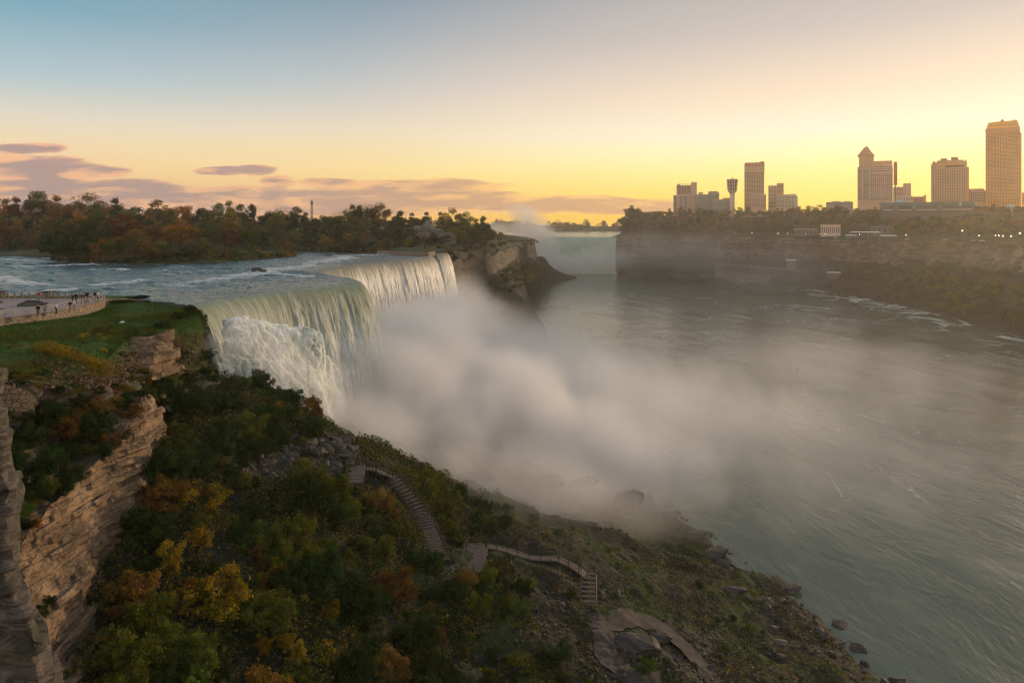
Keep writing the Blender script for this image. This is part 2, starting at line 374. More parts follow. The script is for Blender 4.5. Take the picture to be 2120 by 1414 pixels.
def rapids_fn(g):
    p = g('TexCoord', out=3)
    q = g.v('ADD', p, g.scale(g.v('SUBTRACT', g.noise(p, .05, 3, out=1), (.5, .5, .5)), (9, 9, 0)))
    b1 = g.noise(g.scale(q, (.10, .22, .2)), 1., 5, .6, .5); b2 = g.noise(g.scale(q, (.5, 1., .5)), 1., 4, .65, .6)
    at = g.nt.nodes.new('ShaderNodeAttribute'); at.attribute_name = 'foam'; zone = at.outputs['Fac']
    n = g.m('ADD', g.m('MULTIPLY', g.noise(g.scale(q, (.16, .42, .2)), 1., 6, .68, .4), .75), g.m('MULTIPLY', b2, .25))
    foam = g.sm(g.m('ADD', n, g.m('MULTIPLY', zone, .20)), .60, .70)
    c = g.mix(foam, g.mix(g.sm(b1, .35, .65), (.026, .052, .052), (.045, .085, .078)), (.60, .64, .63))
    h = g.m('ADD', g.m('MULTIPLY', b1, 1.2), g.m('ADD', g.m('MULTIPLY', b2, .4), g.m('MULTIPLY', foam, .25)))
    return pbsdf(g, c, g.lin(foam, 0, 1, .16, .8), h, .8, .7, spec=.45, IOR=1.33)
M['rapids'] = newmat('rapids_water', rapids_fn)
def falls_fn(tint, white, drop0, drop1, str_sc=1.):
    def fn(g):
        uv = g('UVMap'); sp = g.nt.nodes.new('ShaderNodeSeparateXYZ'); g.nt.links.new(uv, sp.inputs[0]); u, v = sp.outputs[0], sp.outputs[1]   # metres along the crest, metres fallen
        w = g.m('MULTIPLY', g.m('SUBTRACT', g.noise(g('CombineXYZ', {0: u, 1: g.m('MULTIPLY', v, .25), 2: 0.}), .18, 3), .5), 5.)
        a = g('CombineXYZ', {0: g.m('MULTIPLY', g.m('ADD', u, w), .55*str_sc), 1: g.m('MULTIPLY', v, .07), 2: 1.})
        b = g('CombineXYZ', {0: g.m('MULTIPLY', g.m('ADD', u, w), 2.2*str_sc), 1: g.m('MULTIPLY', v, .28), 2: 5.})
        n1 = g.noise(a, 1., 4, .55); n2 = g.noise(b, 1., 5, .65, .3)
        t = g.m('ADD', g.lin(v, drop0, drop1, -.25, .75), g.m('ADD', g.m('MULTIPLY', g.m('SUBTRACT', n1, .5), 1.5), g.m('MULTIPLY', g.m('SUBTRACT', n2, .5), 2.0)), clamp=True)
        c = g.mix(t, tint, white)
        c = g.mix(g.m('MULTIPLY', g.sm(n1, .40, .26), g.lin(v, 0, 3, .85, .35)), c, tuple(x*.42 for x in tint))
        h = g.m('ADD', g.m('MULTIPLY', n1, .6), g.m('MULTIPLY', n2, .8))
        return pbsdf(g, c, .5, h, .9, .6, spec=.25)
    return fn
M['falls_near'] = newmat('green_falling_water', falls_fn((.24, .28, .19), (.78, .79, .75), -2, 14))
M['falls_far'] = newmat('streaked_falling_water', falls_fn((.20, .20, .16), (.82, .80, .74), 0, 7))
M['falls_horseshoe'] = newmat('pale_green_falling_water', falls_fn((.36, .46, .36), (.66, .72, .62), 4, 36, .3))
def spray_fn(g):
    p = g('TexCoord', out=3); n = g.noise(g.scale(p, (1, 1, .22)), .9, 6, .68); big = g.noise(g.scale(p, (1, 1, .5)), .16, 3)
    at = g.nt.nodes.new('ShaderNodeAttribute'); at.attribute_name = 'edge'; e = at.outputs['Fac']
    t = g.m('ADD', g.m('MULTIPLY', g.m('SUBTRACT', n, .5), 1.5), g.m('MULTIPLY', big, 1.), clamp=True)
    c = g.mix(g.sm(t, .2, .75), (.36, .41, .34), (.78, .79, .76))
    sh = pbsdf(g, c, .95, g.m('ADD', n, g.noise(g.scale(p, (1, 1, .3)), 3.2, 4, .7)), .28, .5, spec=.05, Subsurface_Weight=.8, Subsurface_Radius=(1., 1.05, 1.05), Subsurface_Scale=1.6)
    a = g.sm(g.m('ADD', g.m('MULTIPLY', e, 1.5), g.m('MULTIPLY', g.m('SUBTRACT', n, .5), 1.6)), .25, .85)
    return g('MixShader', {0: a, 1: g('BsdfTransparent'), 2: sh})
M['spray'] = newmat('white_spray', spray_fn)
# ================================================================ THE SETTING: gorge, river, falls, banks
# ---- river: one sheet far past the last bend
def build_river():
    ys = np.concatenate([np.linspace(-150, 1250, 141), np.linspace(1300, 6000, 30)])
    xs = np.concatenate([np.linspace(-3000, -120, 12), np.linspace(-100, 420, 105), np.linspace(460, 4000, 14)])
    X, Y = np.meshgrid(xs, ys, indexing='ij'); P = np.stack([X, Y, X*0], -1)
    me = npmesh('river', P, gridquads(len(xs), len(ys)), True)
    sh = np.interp(Y, FAR_SHORE[:, 1][::-1], FAR_SHORE[:, 0][::-1])
    d = sh-X
    foam = np.exp(-np.abs(d-8)/24.)*1.0*np.interp(Y, [300, 420, 800, 1100], [1.2, 1.1, .9, .4])
    foam = foam*np.clip(1.15-.3*(np.abs(d-10)/60.), .5, 1)+.42*np.exp(-((X-235)/40.)**2-((Y-600)/110.)**2)+.35*np.exp(-((X-60)/60.)**2-((Y-330)/60)**2)
    a = me.attributes.new('foam', 'FLOAT', 'POINT'); a.data.foreach_set('value', np.clip(foam, 0, 1.3).astype(np.float32).ravel())
    tag(link('river', me, M['river']), 'wide grey green river sweeping through the gorge below the falls', kind='structure')
FAR_SHORE = np.array([atz(px, py, 0)[:2] for px, py in ((1272, 561), (1300, 562), (1450, 568), (1550, 580), (1700, 602), (1850, 630), (1950, 655), (2050, 680), (2120, 697), (2300, 760))])
build_river()

# ---- near talus slope: height as a function of place
_TY = [25, 50, 58, 70, 92, 105, 118, 125, 130, 135, 145, 160, 185, 225, 300, 352, 440, 700]
_XC = [-24, -31, -34, -39, -44, -48, -48.5, -48, -45, -42, -46, -40, -34, -48, -44, -32, -18, 8]
_ZC = [30, 31, 32, 33.5, 39.5, 42.5, 44, 42.5, 38, 35, 32, 28, 24, 24, 26, 30, 34, 38]
_SY = [25, 80, 105, 110, 117, 123, 129, 134.6, 138, 141, 143, 146, 150, 155, 162, 170, 195, 240, 300, 400, 470, 640, 802, 870, 985]
_XS = [76, 63, 59.5, 57.8, 57, 55.9, 55.5, 53, 56.5, 56, 49, 46, 47.5, 45, 44.5, 42, 33, 25, 22, 19, 22, 17, 16, 26, 85]
_TT = [-.08, 0, .065, .2, .34, .52, .67, .82, .95, 1., 1.1]
_TZ = [1.03, 1., .93, .75, .54, .40, .255, .12, .035, -.015, -.06]
def talus_frame(Y): return np.interp(Y, _TY, _XC), np.interp(Y, _SY, _XS), np.interp(Y, _TY, _ZC)
def H(X, Y, rough=True):
    X = np.asarray(X, float); Y = np.asarray(Y, float)
    xc, xs, zc = talus_frame(Y); t = (X-xc)/(xs-xc)
    z = zc*np.interp(t, _TT, _TZ)
    if rough:
        P = np.stack([X, Y, X*0], -1)
        k = np.clip((1.02-t)*9, .15, 1)
        z = z+k*(1.5*fbm(P, .06, 3)+.7*fbm(P, .22, 3)+.28*fbm(P, .8, 2, .5, True))
    return z
_yy = np.concatenate([np.linspace(36, 180, 580), np.linspace(181, 420, 160)])
def hit(px, py, rough=True):
    """where the photo's ray through a pixel meets the talus"""
    X = (px-CX)/F*_yy; z = CAMZ-(py-HZ)/F*_yy
    below = np.where(z <= H(X, _yy, rough))[0]
    if len(below) == 0: return None
    y = _yy[below[0]]; return np.array(((px-CX)/F*y, y, CAMZ-(py-HZ)/F*y))
def build_talus():
    ys = np.concatenate([np.arange(30, 165, .5), np.arange(165, 450, 2.), np.arange(450, 700, 8.)]); ts = np.linspace(-.08, 1.06, 210)
    xc, xs, _ = talus_frame(ys); X = xc[:, None]+ts[None]*(xs-xc)[:, None]; Y = np.repeat(ys[:, None], len(ts), 1)
    P = np.stack([X, Y, H(X, Y)], -1)
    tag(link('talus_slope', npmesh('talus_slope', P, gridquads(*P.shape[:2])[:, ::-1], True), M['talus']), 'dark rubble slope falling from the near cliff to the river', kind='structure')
build_talus()

# ---- cliffs and benches of the near bank, from rows of (photo x, photo y, distance)
def patch(name, rows, nu, nv, m, disp, label, smooth=False, flip=False):
    P = np.array([[W(*q) for q in r] for r in rows])
    P = spline(spline(P, nv, 0), nu, 1); n = gnormals(P)
    if flip: n = -n
    P = P+n*disp(P)[..., None]
    o = link(name, npmesh(name, P, gridquads(*P.shape[:2])[:, ::(-1 if flip else 1)], smooth), m)
    tag(o, label, kind='structure'); return P
def rockdisp(a=.9, bw=2.4, bh=1.0, block=.55):
    def f(P):
        w = fbm(P, .25, 2)*.5
        s = P[..., 1]*.8+P[..., 0]*.6; z = P[..., 2]+w*.6+.06*P[..., 1]
        lz = np.floor(z/bh); off = hash1(lz, 3)*bw*3
        jb = np.floor((s+w*1.5+off)/(bw*(.6+hash1(lz, 9)*.9)))
        ledge = hash1(lz, 11)-.5
        return a*(fbm(P, .10, 3)*1.2)+block*(hash1(jb, lz, 1)-.5)*1.25+ledge*block*1.3+fbm(P, 1.1, 3, .5, True)*.10
    return f
def soft(a=.5, s=.15): return lambda P: a*fbm(P, s, 4)+.12*fbm(P, 1.2, 2)
LAWN = [[(-80, 683, 100), (0, 671, 104), (100, 659, 112), (180, 649, 122), (215, 639, 128), (235, 622, 140), (300, 622, 139), (375, 633, 130), (398, 641, 124), (398, 642, 128)],
        [(-80, 712, 92), (0, 700, 97), (100, 690, 101), (180, 685, 104), (225, 682, 107), (270, 672, 112), (330, 662, 117), (390, 654, 120), (412, 652, 121), (408, 655, 128)],
        [(-80, 750, 84), (0, 735, 88), (90, 740, 88), (160, 755, 88), (220, 745, 94), (258, 705, 103), (310, 690, 108), (360, 680, 113), (420, 680, 118), (412, 690, 128)]]
LOWER = [LAWN[2],
         [(-80, 800, 75), (0, 795, 78), (70, 800, 80), (150, 805, 84), (220, 800, 88), (262, 775, 95), (300, 772, 103), (350, 765, 109), (425, 770, 117), (425, 780, 128)],
         [(-90, 870, 70), (0, 866, 74), (60, 895, 77), (150, 900, 82), (230, 850, 88), (292, 822, 93), (330, 850, 98), (390, 860, 106), (450, 800, 116), (432, 840, 128)]]
patch('lawn', LAWN, 220, 90, M['lawn'], soft(.16, .2), 'mown green lawn running from the terrace wall to the cliff tip', True, True)
patch('cliff_bench', LOWER[:2], 220, 80, M['lawn'], soft(.75, .16), 'grassy stony slope below the lawn', True, True)
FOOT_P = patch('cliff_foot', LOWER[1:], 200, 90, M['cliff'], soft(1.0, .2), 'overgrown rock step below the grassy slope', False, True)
REC_P = patch('bank_recess', [[(-90, 860, 69), (0, 862, 73.5), (60, 890, 77), (150, 896, 82), (230, 846, 88), (296, 818, 93)],
                      [(-90, 1050, 60), (0, 1020, 66), (60, 1010, 71), (135, 960, 78), (230, 890, 85), (296, 822, 92.5)],
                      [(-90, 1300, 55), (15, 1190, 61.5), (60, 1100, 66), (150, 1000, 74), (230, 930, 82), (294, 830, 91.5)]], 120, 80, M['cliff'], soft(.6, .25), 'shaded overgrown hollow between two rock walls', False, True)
patch('sunlit_cliff', [[(-40, 1260, 55), (15, 1190, 61.5), (60, 1100, 66), (150, 1000, 74), (230, 930, 82), (292, 822, 92.5), (300, 800, 99)],
                       [(0, 1420, 53), (85, 1300, 60), (125, 1205, 65.5), (190, 1110, 73), (268, 1010, 81), (322, 880, 92), (326, 850, 99)],
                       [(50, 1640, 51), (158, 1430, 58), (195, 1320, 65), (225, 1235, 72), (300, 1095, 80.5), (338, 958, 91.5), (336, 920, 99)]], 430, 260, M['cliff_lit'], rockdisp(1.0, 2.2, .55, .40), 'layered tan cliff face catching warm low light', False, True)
_pl = [(760, -6), (868, 0), (930, 18), (1010, 42), (1060, 30), (1180, 34), (1240, 52), (1290, 84), (1350, 98), (1430, 108), (1600, 135)]
patch('rock_pillar', [[(-260, py, 50), (-120, py, 47), (e-45, py, 44.5), (e, py+4, 46), (e-8, py+6, 52)] for py, e in _pl], 110, 190, M['cliff_dark'], rockdisp(.4, 1.6, .7, .5), 'dark rock pillar at the left edge of the view', False, True)
patch('rock_outcrop', [[(250, 712, 104.5), (275, 700, 105), (312, 694, 106), (352, 684, 109.5), (362, 680, 112)],
                       [(252, 745, 101), (275, 740, 102), (312, 735, 103.5), (352, 730, 107), (364, 725, 111)],
                       [(256, 785, 97), (278, 785, 99), (315, 788, 101.5), (355, 775, 106), (372, 765, 111)]], 120, 90, M['cliff_lit'], rockdisp(.5, 1.6, 1.3, .5), 'bare tan rock outcrop under the lawn', False, True)
# retaining wall of big blocks at the left edge
def mason_wall():
    rows = [[(-90, 795, 74), (0, 798, 75.8), (45, 812, 77.5), (62, 832, 78.8), (66, 845, 80)], [(-90, 878, 72), (0, 885, 74.4), (45, 890, 76.2), (60, 896, 77.8), (64, 890, 79.5)]]
    P = np.array([[W(*q) for q in r] for r in rows]); P = spline(spline(P, 8, 0), 30, 1); n = gnormals(P); n = -n
    fr = P+n*.9; A = np.concatenate([fr, ], 0)
    mb = MB(); nv, nu = P.shape[:2]
    vs = [tuple(p) for p in fr.reshape(-1, 3)]+[tuple(p) for p in (fr-n*1.6).reshape(-1, 3)]; o = nv*nu
    fs = [tuple(q[::-1]) for q in gridquads(nv, nu)]+[tuple(int(i)+o for i in q) for q in gridquads(nv, nu)]
    for j in range(nu-1): fs += [(j, j+1, o+j+1, o+j), ]
    for i in range(nv-1): k = i*nu+nu-1; fs += [(k, k+nu, o+k+nu, o+k)]
    mb.add(vs, fs); o_ = mb.build('retaining_wall', M['masonry'])
    tag(o_, 'big block masonry retaining wall below the stony slope at the left edge', 'retaining wall')
mason_wall()

# ---- upper river with its two crests
BR = np.array([(-55.3, 125.7), (-55.1, 135.5), (-53.6, 145), (-51.5, 154.4), (-47.2, 162.8), (-42.6, 171), (-39.8, 176), (-38.6, 181), (-40.5, 189), (-46, 203), (-54, 215), (-60, 225), (-63, 245), (-61, 262), (-57, 284), (-52, 300), (-44.5, 318), (-39.6, 340), (-38.8, 352)])
BRU = spline(BR, 1100); _d = np.sqrt((np.diff(BRU, axis=0)**2).sum(1)); BRS = np.concatenate([[0], np.cumsum(_d)])
_t = np.gradient(BRU, axis=0); BRN = np.stack([_t[:, 1], -_t[:, 0]], 1)
for _ in range(1):
    k = np.ones(41)/41; BRN = np.stack([np.convolve(np.pad(BRN[:, i], 20, 'edge'), k, 'valid') for i in (0, 1)], 1)
BRN /= np.linalg.norm(BRN, axis=1)[:, None]
_jit = .5*perlin(np.stack([BRS*.11, BRS*0, BRS*0], 1))+.25*perlin(np.stack([BRS*.4, BRS*0+3, BRS*0], 1))
BRU = BRU+BRN*_jit[:, None]
CREST = 55.0+.25*perlin(np.stack([BRS*.05, BRS*0+7, BRS*0], 1))
WHITE = [((370, 590), (470, 575), 5), ((470, 575), (560, 562), 5), ((95, 606), (215, 598), 3.), ((215, 590), (285, 582), 4.), ((560, 560), (650, 548), 6), ((640, 545), (720, 533), 7), ((190, 562), (250, 560), 3), ((40, 556), (180, 550), 4), ((0, 540), (110, 546), 4), ((560, 566), (640, 572), 3), ((0, 575), (60, 590), 4), ((700, 530), (800, 527), 4)]
def build_upper():
    nu, nv = 300, 260
    P0 = spline(BRU, nu); cz = np.interp(np.linspace(0, 1, nu), np.linspace(0, 1, len(CREST)), CREST)
    S0 = np.array([(-55.3, 125.7), (-70, 138), (-85, 145.5), (-160, 150), (-340, 165), (-900, 220)]); S1 = np.array([(-38.8, 352), (-60, 366), (-120, 402), (-300, 480), (-480, 540), (-1000, 700)])
    def res(S):
        d = np.concatenate([[0], np.cumsum(np.sqrt((np.diff(S, axis=0)**2).sum(1)))]); q = d[-1]*np.linspace(0, 1, nv)**2.0; return np.stack([np.interp(q, d, S[:, i]) for i in (0, 1)], 1), q
    a, q0 = res(S0); b, q1 = res(S1); u = np.linspace(0, 1, nu)[:, None, None]
    XY = P0[:, None]+(1-u)*(a-a[0])[None]+u*(b-b[0])[None]
    q = (1-u[..., 0])*q0[None]+u[..., 0]*q1[None]
    Q = np.stack([XY[..., 0], XY[..., 1], XY[..., 0]*0], -1)
    foam = np.zeros(XY.shape[:2])
    for (p0, p1, w) in WHITE:
        A = atz(*p0, 55.4)[:2]; B = atz(*p1, 55.4)[:2]; d = B-A; L = (d@d)
        t = np.clip(((XY-A)@d)/L, 0, 1); dist = np.linalg.norm(XY-(A+t[..., None]*d), axis=-1)
        foam = np.maximum(foam, np.exp(-(dist/w)**2))
    calm = np.exp(-q/9.)
    foam = foam*.95+.3*np.clip(fbm(Q, .02, 3)+.1, 0, 1)-.9*calm+.12
    z = cz[:, None]*1.+.006*q+(1-calm)*(.30*fbm(Q*np.array((1, 1.6, 1)), .10, 4)+.22*fbm(Q*np.array((1, 1.8, 1)), .35, 3, .55, True)+.35*np.clip(foam, 0, 1))-.02*calm
    me = npmesh('upper_river', np.stack([XY[..., 0], XY[..., 1], z], -1), gridquads(nu, nv), True)
    at = me.attributes.new('foam', 'FLOAT', 'POINT'); at.data.foreach_set('value', np.clip(foam, -1, 1).astype(np.float32).ravel())
    tag(link('upper_river', me, M['rapids']), 'blue green rapids with white crests running to the brink of the falls', kind='structure')
build_upper()
def falls(name, pts, nrm, crest, s, drop, m, label, throw=1.5, strand=1.0, lip=1.6, nv=64):
    h = np.concatenate([np.linspace(0, 1, nv)**1.6*drop]); 
    pre = np.array([-lip, -.55*lip, -.2*lip])
    n = len(pts); P = []; UV = []
    out = throw*np.sqrt(h)
    sm = np.array([h*0+1])[0]
    S, Hh = np.meshgrid(s, h, indexing='ij')
    st = perlin(np.stack([S*.34, Hh*.035, S*0], -1))*.9+perlin(np.stack([S*.85, Hh*.06, S*0+4], -1))*.5+perlin(np.stack([S*2.3, Hh*.22, S*0+8], -1))*.28
    st = st+.22*perlin(np.stack([S*5.1, Hh*.5, S*0+11], -1))
    st2 = np.abs(perlin(np.stack([S*.22, Hh*.05, S*0+2], -1)))
    amp = strand*np.interp(Hh, [0, 1.5, 8, 30], [.08, .3, .85, 1.4])
    o = out[None]+amp*(st+1.2*st2)*.75
    z = crest[:, None]-Hh-.02
    X = pts[:, 0:1]+nrm[:, 0:1]*o; Y = pts[:, 1:2]+nrm[:, 1:2]*o
    Pm = np.stack([X, Y, z], -1)
    uv = np.stack([S, Hh], -1)
    lipx = [np.stack([pts[:, 0]+nrm[:, 0]*d, pts[:, 1]+nrm[:, 1]*d, crest-.02+.02*abs(d)], -1)[:, None] for d in pre]
    Pm = np.concatenate(lipx+[Pm], 1); uv = np.concatenate([np.stack([s, s*0], -1)[:, None]]*3+[uv], 1)
    tag(link(name, npmesh(name, Pm, gridquads(*Pm.shape[:2])[:, ::-1], True, uv.reshape(-1, 2)), m), label, kind='structure')
_i = np.searchsorted(BRS, 84.)
falls('near_waterfall', BRU[:_i], BRN[:_i], CREST[:_i], BRS[:_i], 44, M['falls_near'], 'near green curtain of falling water curving round a blunt corner', 1.58)
falls('far_waterfall', BRU[_i-3:], BRN[_i-3:], CREST[_i-3:], BRS[_i-3:], 40, M['falls_far'], 'far streaked white curtain of falling water beyond the corner', 1.5, .9)
_b = spline(np.array([(-40.2, 375.5), (-37.6, 378.5), (-35.4, 383), (-34.8, 389)]), 60); _bt = np.gradient(_b, axis=0); _bn = np.stack([_bt[:, 1], -_bt[:, 0]], 1); _bn /= np.linalg.norm(_bn, axis=1)[:, None]
_bs = np.linspace(0, 16, 60)
falls('narrow_waterfall', _b, _bn, np.full(60, 55.2), _bs, 40, M['falls_far'], 'narrow white ribbon fall beside the dark island cliff', 1.2, .6)
mb = MB(); mb.add([(-44, 373, 55.15), (-40.2, 375.5, 55.15), (-37.6, 378.5, 55.15), (-35.4, 383, 55.15), (-34.8, 389, 55.15), (-48, 395, 55.3), (-60, 388, 55.3)], [(0, 1, 2, 3, 4, 5, 6)])
tag(mb.build('stream', M['river']), 'thin stream of water feeding the narrow fall', kind='structure')
_h = spline(np.array([(-140, 1330), (-70, 1230), (-15, 1165), (40, 1122), (90, 1100), (130, 1088), (156, 1080)], float), 420); _ht = np.gradient(_h, axis=0); _hn = np.stack([_ht[:, 1], -_ht[:, 0]], 1); _hn /= np.linalg.norm(_hn, axis=1)[:, None]
_hs = np.concatenate([[0], np.cumsum(np.sqrt((np.diff(_h, axis=0)**2).sum(1)))])
falls('horseshoe_waterfall', _h, _hn, np.full(420, 54.6)+.15*perlin(np.stack([_hs*.03, _hs*0, _hs*0], 1)), _hs, 56, M['falls_horseshoe'], 'distant pale green curtain of the great curved waterfall', 1.6, 1.6, 4)
mb = MB(); mb.add([tuple(p)+(54.6,) for p in _h[::20]]+[(156, 1080, 54.6), (420, 1500, 55.5), (300, 2600, 62), (-900, 2600, 62), (-700, 1500, 56)], [tuple(range(len(_h[::20])+5))[::-1]])
tag(mb.build('distant_river', M['rapids']), 'pale band of river above the distant curved waterfall', kind='structure')

# white churning spray climbing the foot of the near fall
def build_spray():
    # ridge line (photo x, y, distance) of its top, then its belly and its foot
    rows = [[(408, 678, 127), (440, 662, 130), (480, 651, 134), (520, 646, 138), (556, 650, 142), (585, 662, 146), (618, 668, 149), (650, 684, 152), (676, 712, 156), (700, 750, 160), (716, 800, 164)],
            [(412, 720, 125.5), (442, 712, 126), (480, 702, 129), (520, 700, 133), (560, 700, 137), (595, 706, 141), (628, 716, 144.5), (655, 740, 148), (680, 778, 151), (703, 815, 154), (720, 850, 158)],
            [(420, 770, 124), (450, 765, 123.5), (490, 760, 126), (530, 765, 129), (570, 770, 132), (605, 780, 135), (640, 800, 138), (668, 825, 142), (692, 850, 145), (712, 880, 149), (728, 905, 153)],
            [(430, 850, 122), (465, 850, 121), (505, 850, 123), (548, 855, 126), (590, 865, 128), (625, 880, 130), (660, 900, 133), (690, 920, 136), (712, 935, 139), (730, 950, 143), (745, 960, 147)]]
    P = np.array([[W(*q) for q in r] for r in rows]); P = spline(spline(P, 260, 0), 360, 1); n = gnormals(P)
    n *= np.sign((n*(np.array((0, 0, CAMZ))-P)).sum(-1).mean())
    w = np.stack([fbm(P+k*9.1, .2, 2) for k in range(3)], -1)*1.3
    q = (P+w)*np.array((1, 1, .6))
    bil = lambda s: 1-np.abs(perlin(q*s))*2
    q2 = (P+w)*np.array((1, 1, .28))
    ab = lambda x, e=.10: np.sqrt(x*x+e*e)      # billows with rounded creases
    q3 = (P+w)*np.array((1, 1, .17))
    nv, nu = P.shape[:2]; tv = np.linspace(0, 1, nv)[:, None]; tu = np.linspace(0, 1, nu)[None]
    top = np.clip(1.25-tv*1.1, .35, 1)
    d = top*(1.9*ab(perlin(q*.13), .14)*2+.9*ab(perlin(q*.30+5), .14)*2+.4*perlin(q*.7+3)+.2*perlin(q*1.5+1))+.55*perlin(q3*.55+9)+.42*perlin(q3*1.2+2)+.30*perlin(q3*2.6)+.16*perlin(q3*5.6)+.08*perlin(q3*11.)
    edge = np.minimum(np.minimum(tv/.13, 1), np.minimum(np.minimum(tu, 1-tu)/.10, 1))*np.ones_like(P[..., 0])
    k = np.clip(edge*1.3, 0, 1)
    P = P+n*((d-1.8)*(.3+.7*k)-1.6*(1-k))[..., None]
    me = npmesh('spray', P, gridquads(nv, nu), True); at = me.attributes.new('edge', 'FLOAT', 'POINT'); at.data.foreach_set('value', edge.astype(np.float32).ravel())
    tag(link('spray', me, M['spray']), 'billowing white spray boiling up against the near fall', kind='stuff')
build_spray()

# ---- islands above the falls
def mound(name, poly, ztop, zedge, m, label, res=7., inset=45., rough=1.2):
    poly = np.array(poly, float); mn, mx = poly.min(0)-res, poly.max(0)+res
    xs = np.arange(mn[0], mx[0], res); ys = np.arange(mn[1], mx[1], res); X, Y = np.meshgrid(xs, ys, indexing='ij'); d = signed(poly, X, Y)
    z = zedge+(ztop-zedge)*np.clip(d/inset, 0, 1)**.7+rough*fbm(np.stack([X, Y, X*0], -1), .03, 3)*np.clip(d/10, 0, 1)
    z = np.where(d < 0, zedge+d*.5, z)
    A = np.arange(X.size).reshape(X.shape); q = gridquads(*X.shape); keep = (d.ravel()[q] > -res*1.5).all(1)
    tag(link(name, npmesh(name, np.stack([X, Y, z], -1), q[keep], True), m), label, kind='structure')
    return lambda x, y: float(np.interp(signed(poly, np.array([x]), np.array([y]))[0], [-5, 0, inset], [zedge, zedge, ztop]))
def signed(poly, X, Y):
    d = np.full(np.shape(X), 1e9); ins = np.zeros(np.shape(X), bool); n = len(poly)
    for i in range(n):
        a, b = poly[i], poly[(i+1) % n]; e = b-a; t = np.clip(((X-a[0])*e[0]+(Y-a[1])*e[1])/(e@e), 0, 1)
        d = np.minimum(d, np.hypot(X-a[0]-t*e[0], Y-a[1]-t*e[1]))
        c = ((a[1] > Y) != (b[1] > Y)) & (X < (b[0]-a[0])*(Y-a[1])/(b[1]-a[1]+1e-12)+a[0]); ins ^= c
    return np.where(ins, d, -d)
ISLE = [(-176, 276), (-150, 266), (-132, 263), (-115, 280), (-107, 318), (-101, 338), (-112, 362), (-190, 395), (-250, 380), (-250, 320), (-195, 305)]
GOAT = [(-560, 420), (-330, 372), (-250, 402), (-190, 430), (-150, 440), (-138, 420), (-112, 402), (-88, 396), (-62, 372), (-45, 366), (-41.5, 374), (-46, 388), (-34, 394), (-26, 440), (-19.5, 477), (-10, 570), (0, 677), (26, 865), (12, 960), (-60, 1060), (-620, 1060)]
isle_z = mound('wooded_islet_ground', ISLE, 58.2, 55.2, M['ground'], 'low ground of the wooded islet in the rapids', 4., 25.)
goat_z = mound('island_ground', GOAT, 62., 55.3, M['ground'], 'ground of the big wooded island beside the falls', 7., 60.)

def far_patch(name, rows, nu, nv, m, label, disp=None, smooth=False, flip=False):
    P = np.array(rows, float); P = spline(spline(P, nv, 0), nu, 1); n = gnormals(P)*(-1 if flip else 1)
    if disp is not None: P = P+n*disp(P)[..., None]
    tag(link(name, npmesh(name, P, gridquads(*P.shape[:2])[:, ::(-1 if flip else 1)], smooth), m), label, kind='structure')
def fardisp(P):
    lz = np.floor((P[..., 2]+fbm(P, .02, 2)*2)/4.)
    return 3.0*fbm(P, .03, 3)+1.4*(hash1(lz, 5)-.5)+.8*fbm(P, .2, 3, .5, True)
# island cliff beyond the narrow fall: rim, foot of the rock, talus
GR = [(-46, 368), (-40.5, 374), (-41, 382), (-33, 394), (-26, 440), (-19.5, 477), (-10, 570), (0, 677), (26, 862), (14, 950), (-60, 1050)]
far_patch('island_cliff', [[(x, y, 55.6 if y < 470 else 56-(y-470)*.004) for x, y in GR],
                           [(x+1.5, y-1.5, 48) for x, y in GR], [(x+2, y-2, 40) for x, y in GR], [(x+5, y-3, 30) for x, y in GR]], 260, 60, M['cliff_island_shaded'], 'brown cliff, coloured as if in shade, under the wooded island', lambda P: .55*fardisp(P)*np.clip((P[..., 1]-372)/60, .25, 1), False, True)
far_patch('island_talus', [[(-38, 372, 34), (-30, 394, 35), (-22, 440, 37), (-15, 477, 37), (-6, 570, 37), (3, 677, 36), (30, 862, 34), (40, 930, 30), (30, 1000, 22)],
                           [(-14, 380, 24), (-5, 400, 24), (2, 440, 22), (4, 477, 21), (6, 570, 18), (10, 690, 20), (34, 830, 21), (52, 920, 15), (60, 990, 10)],
                           [(20, 390, -1), (21, 410, -1), (22, 440, -1), (24, 477, -1), (19, 570, -1), (17, 700, -1), (18, 800, -1), (58, 905, -1), (92, 985, -1)]], 160, 60, M['talus'], 'dark brushy slope under the island cliff', lambda P: 2.2*fbm(P, .05, 4)+.8*fbm(P, .25, 3), True, True)

# ---- far bank
FR = np.array([(150, 1083), (170, 1080), (232, 1050), (293, 1000), (330, 915), (358, 842), (385, 745), (411, 656), (414, 583), (430, 470), (470, 330), (520, 200)], float)   # rim at 55 m
FW = np.array([(160, 1090), (184, 1145), (277, 1062), (310, 950), (326, 868), (337, 790), (343, 651), (334, 562), (327, 495), (322, 440), (335, 330), (365, 200)], float)
def zline(a): return [(x, y, z) for (x, y), z in a]
FB = [tuple(FR[i]*(1-k)+FW[i]*k) for i, k in enumerate((.1, .1, .12, .12, .14, .16, .2, .22, .22, .22, .22, .22))]
FM = [tuple(FR[i]*(1-k)+FW[i]*k) for i, k in enumerate((.5, .5, .55, .55, .55, .55, .6, .6, .6, .6, .6, .6))]
BZ = [20, 24, 27, 28, 28, 29, 30, 32, 33, 34, 34, 34]
MZ = [10, 12, 13, 13, 14, 15, 17, 18, 18, 19, 19, 19]
far_patch('gorge_cliff', [[(x, y, 55) for x, y in FR], [(x-2, y-1, 48) for x, y in FR], [(x*.6+a*.4, y*.6+b*.4, (55*.45+z*.55)) for (x, y), (a, b), z in zip(FR, FB, BZ)], [(a, b, z) for (a, b), z in zip(FB, BZ)]], 460, 60, M['cliff_far'], 'long layered brown cliff of the far side of the gorge', fardisp, False, True)
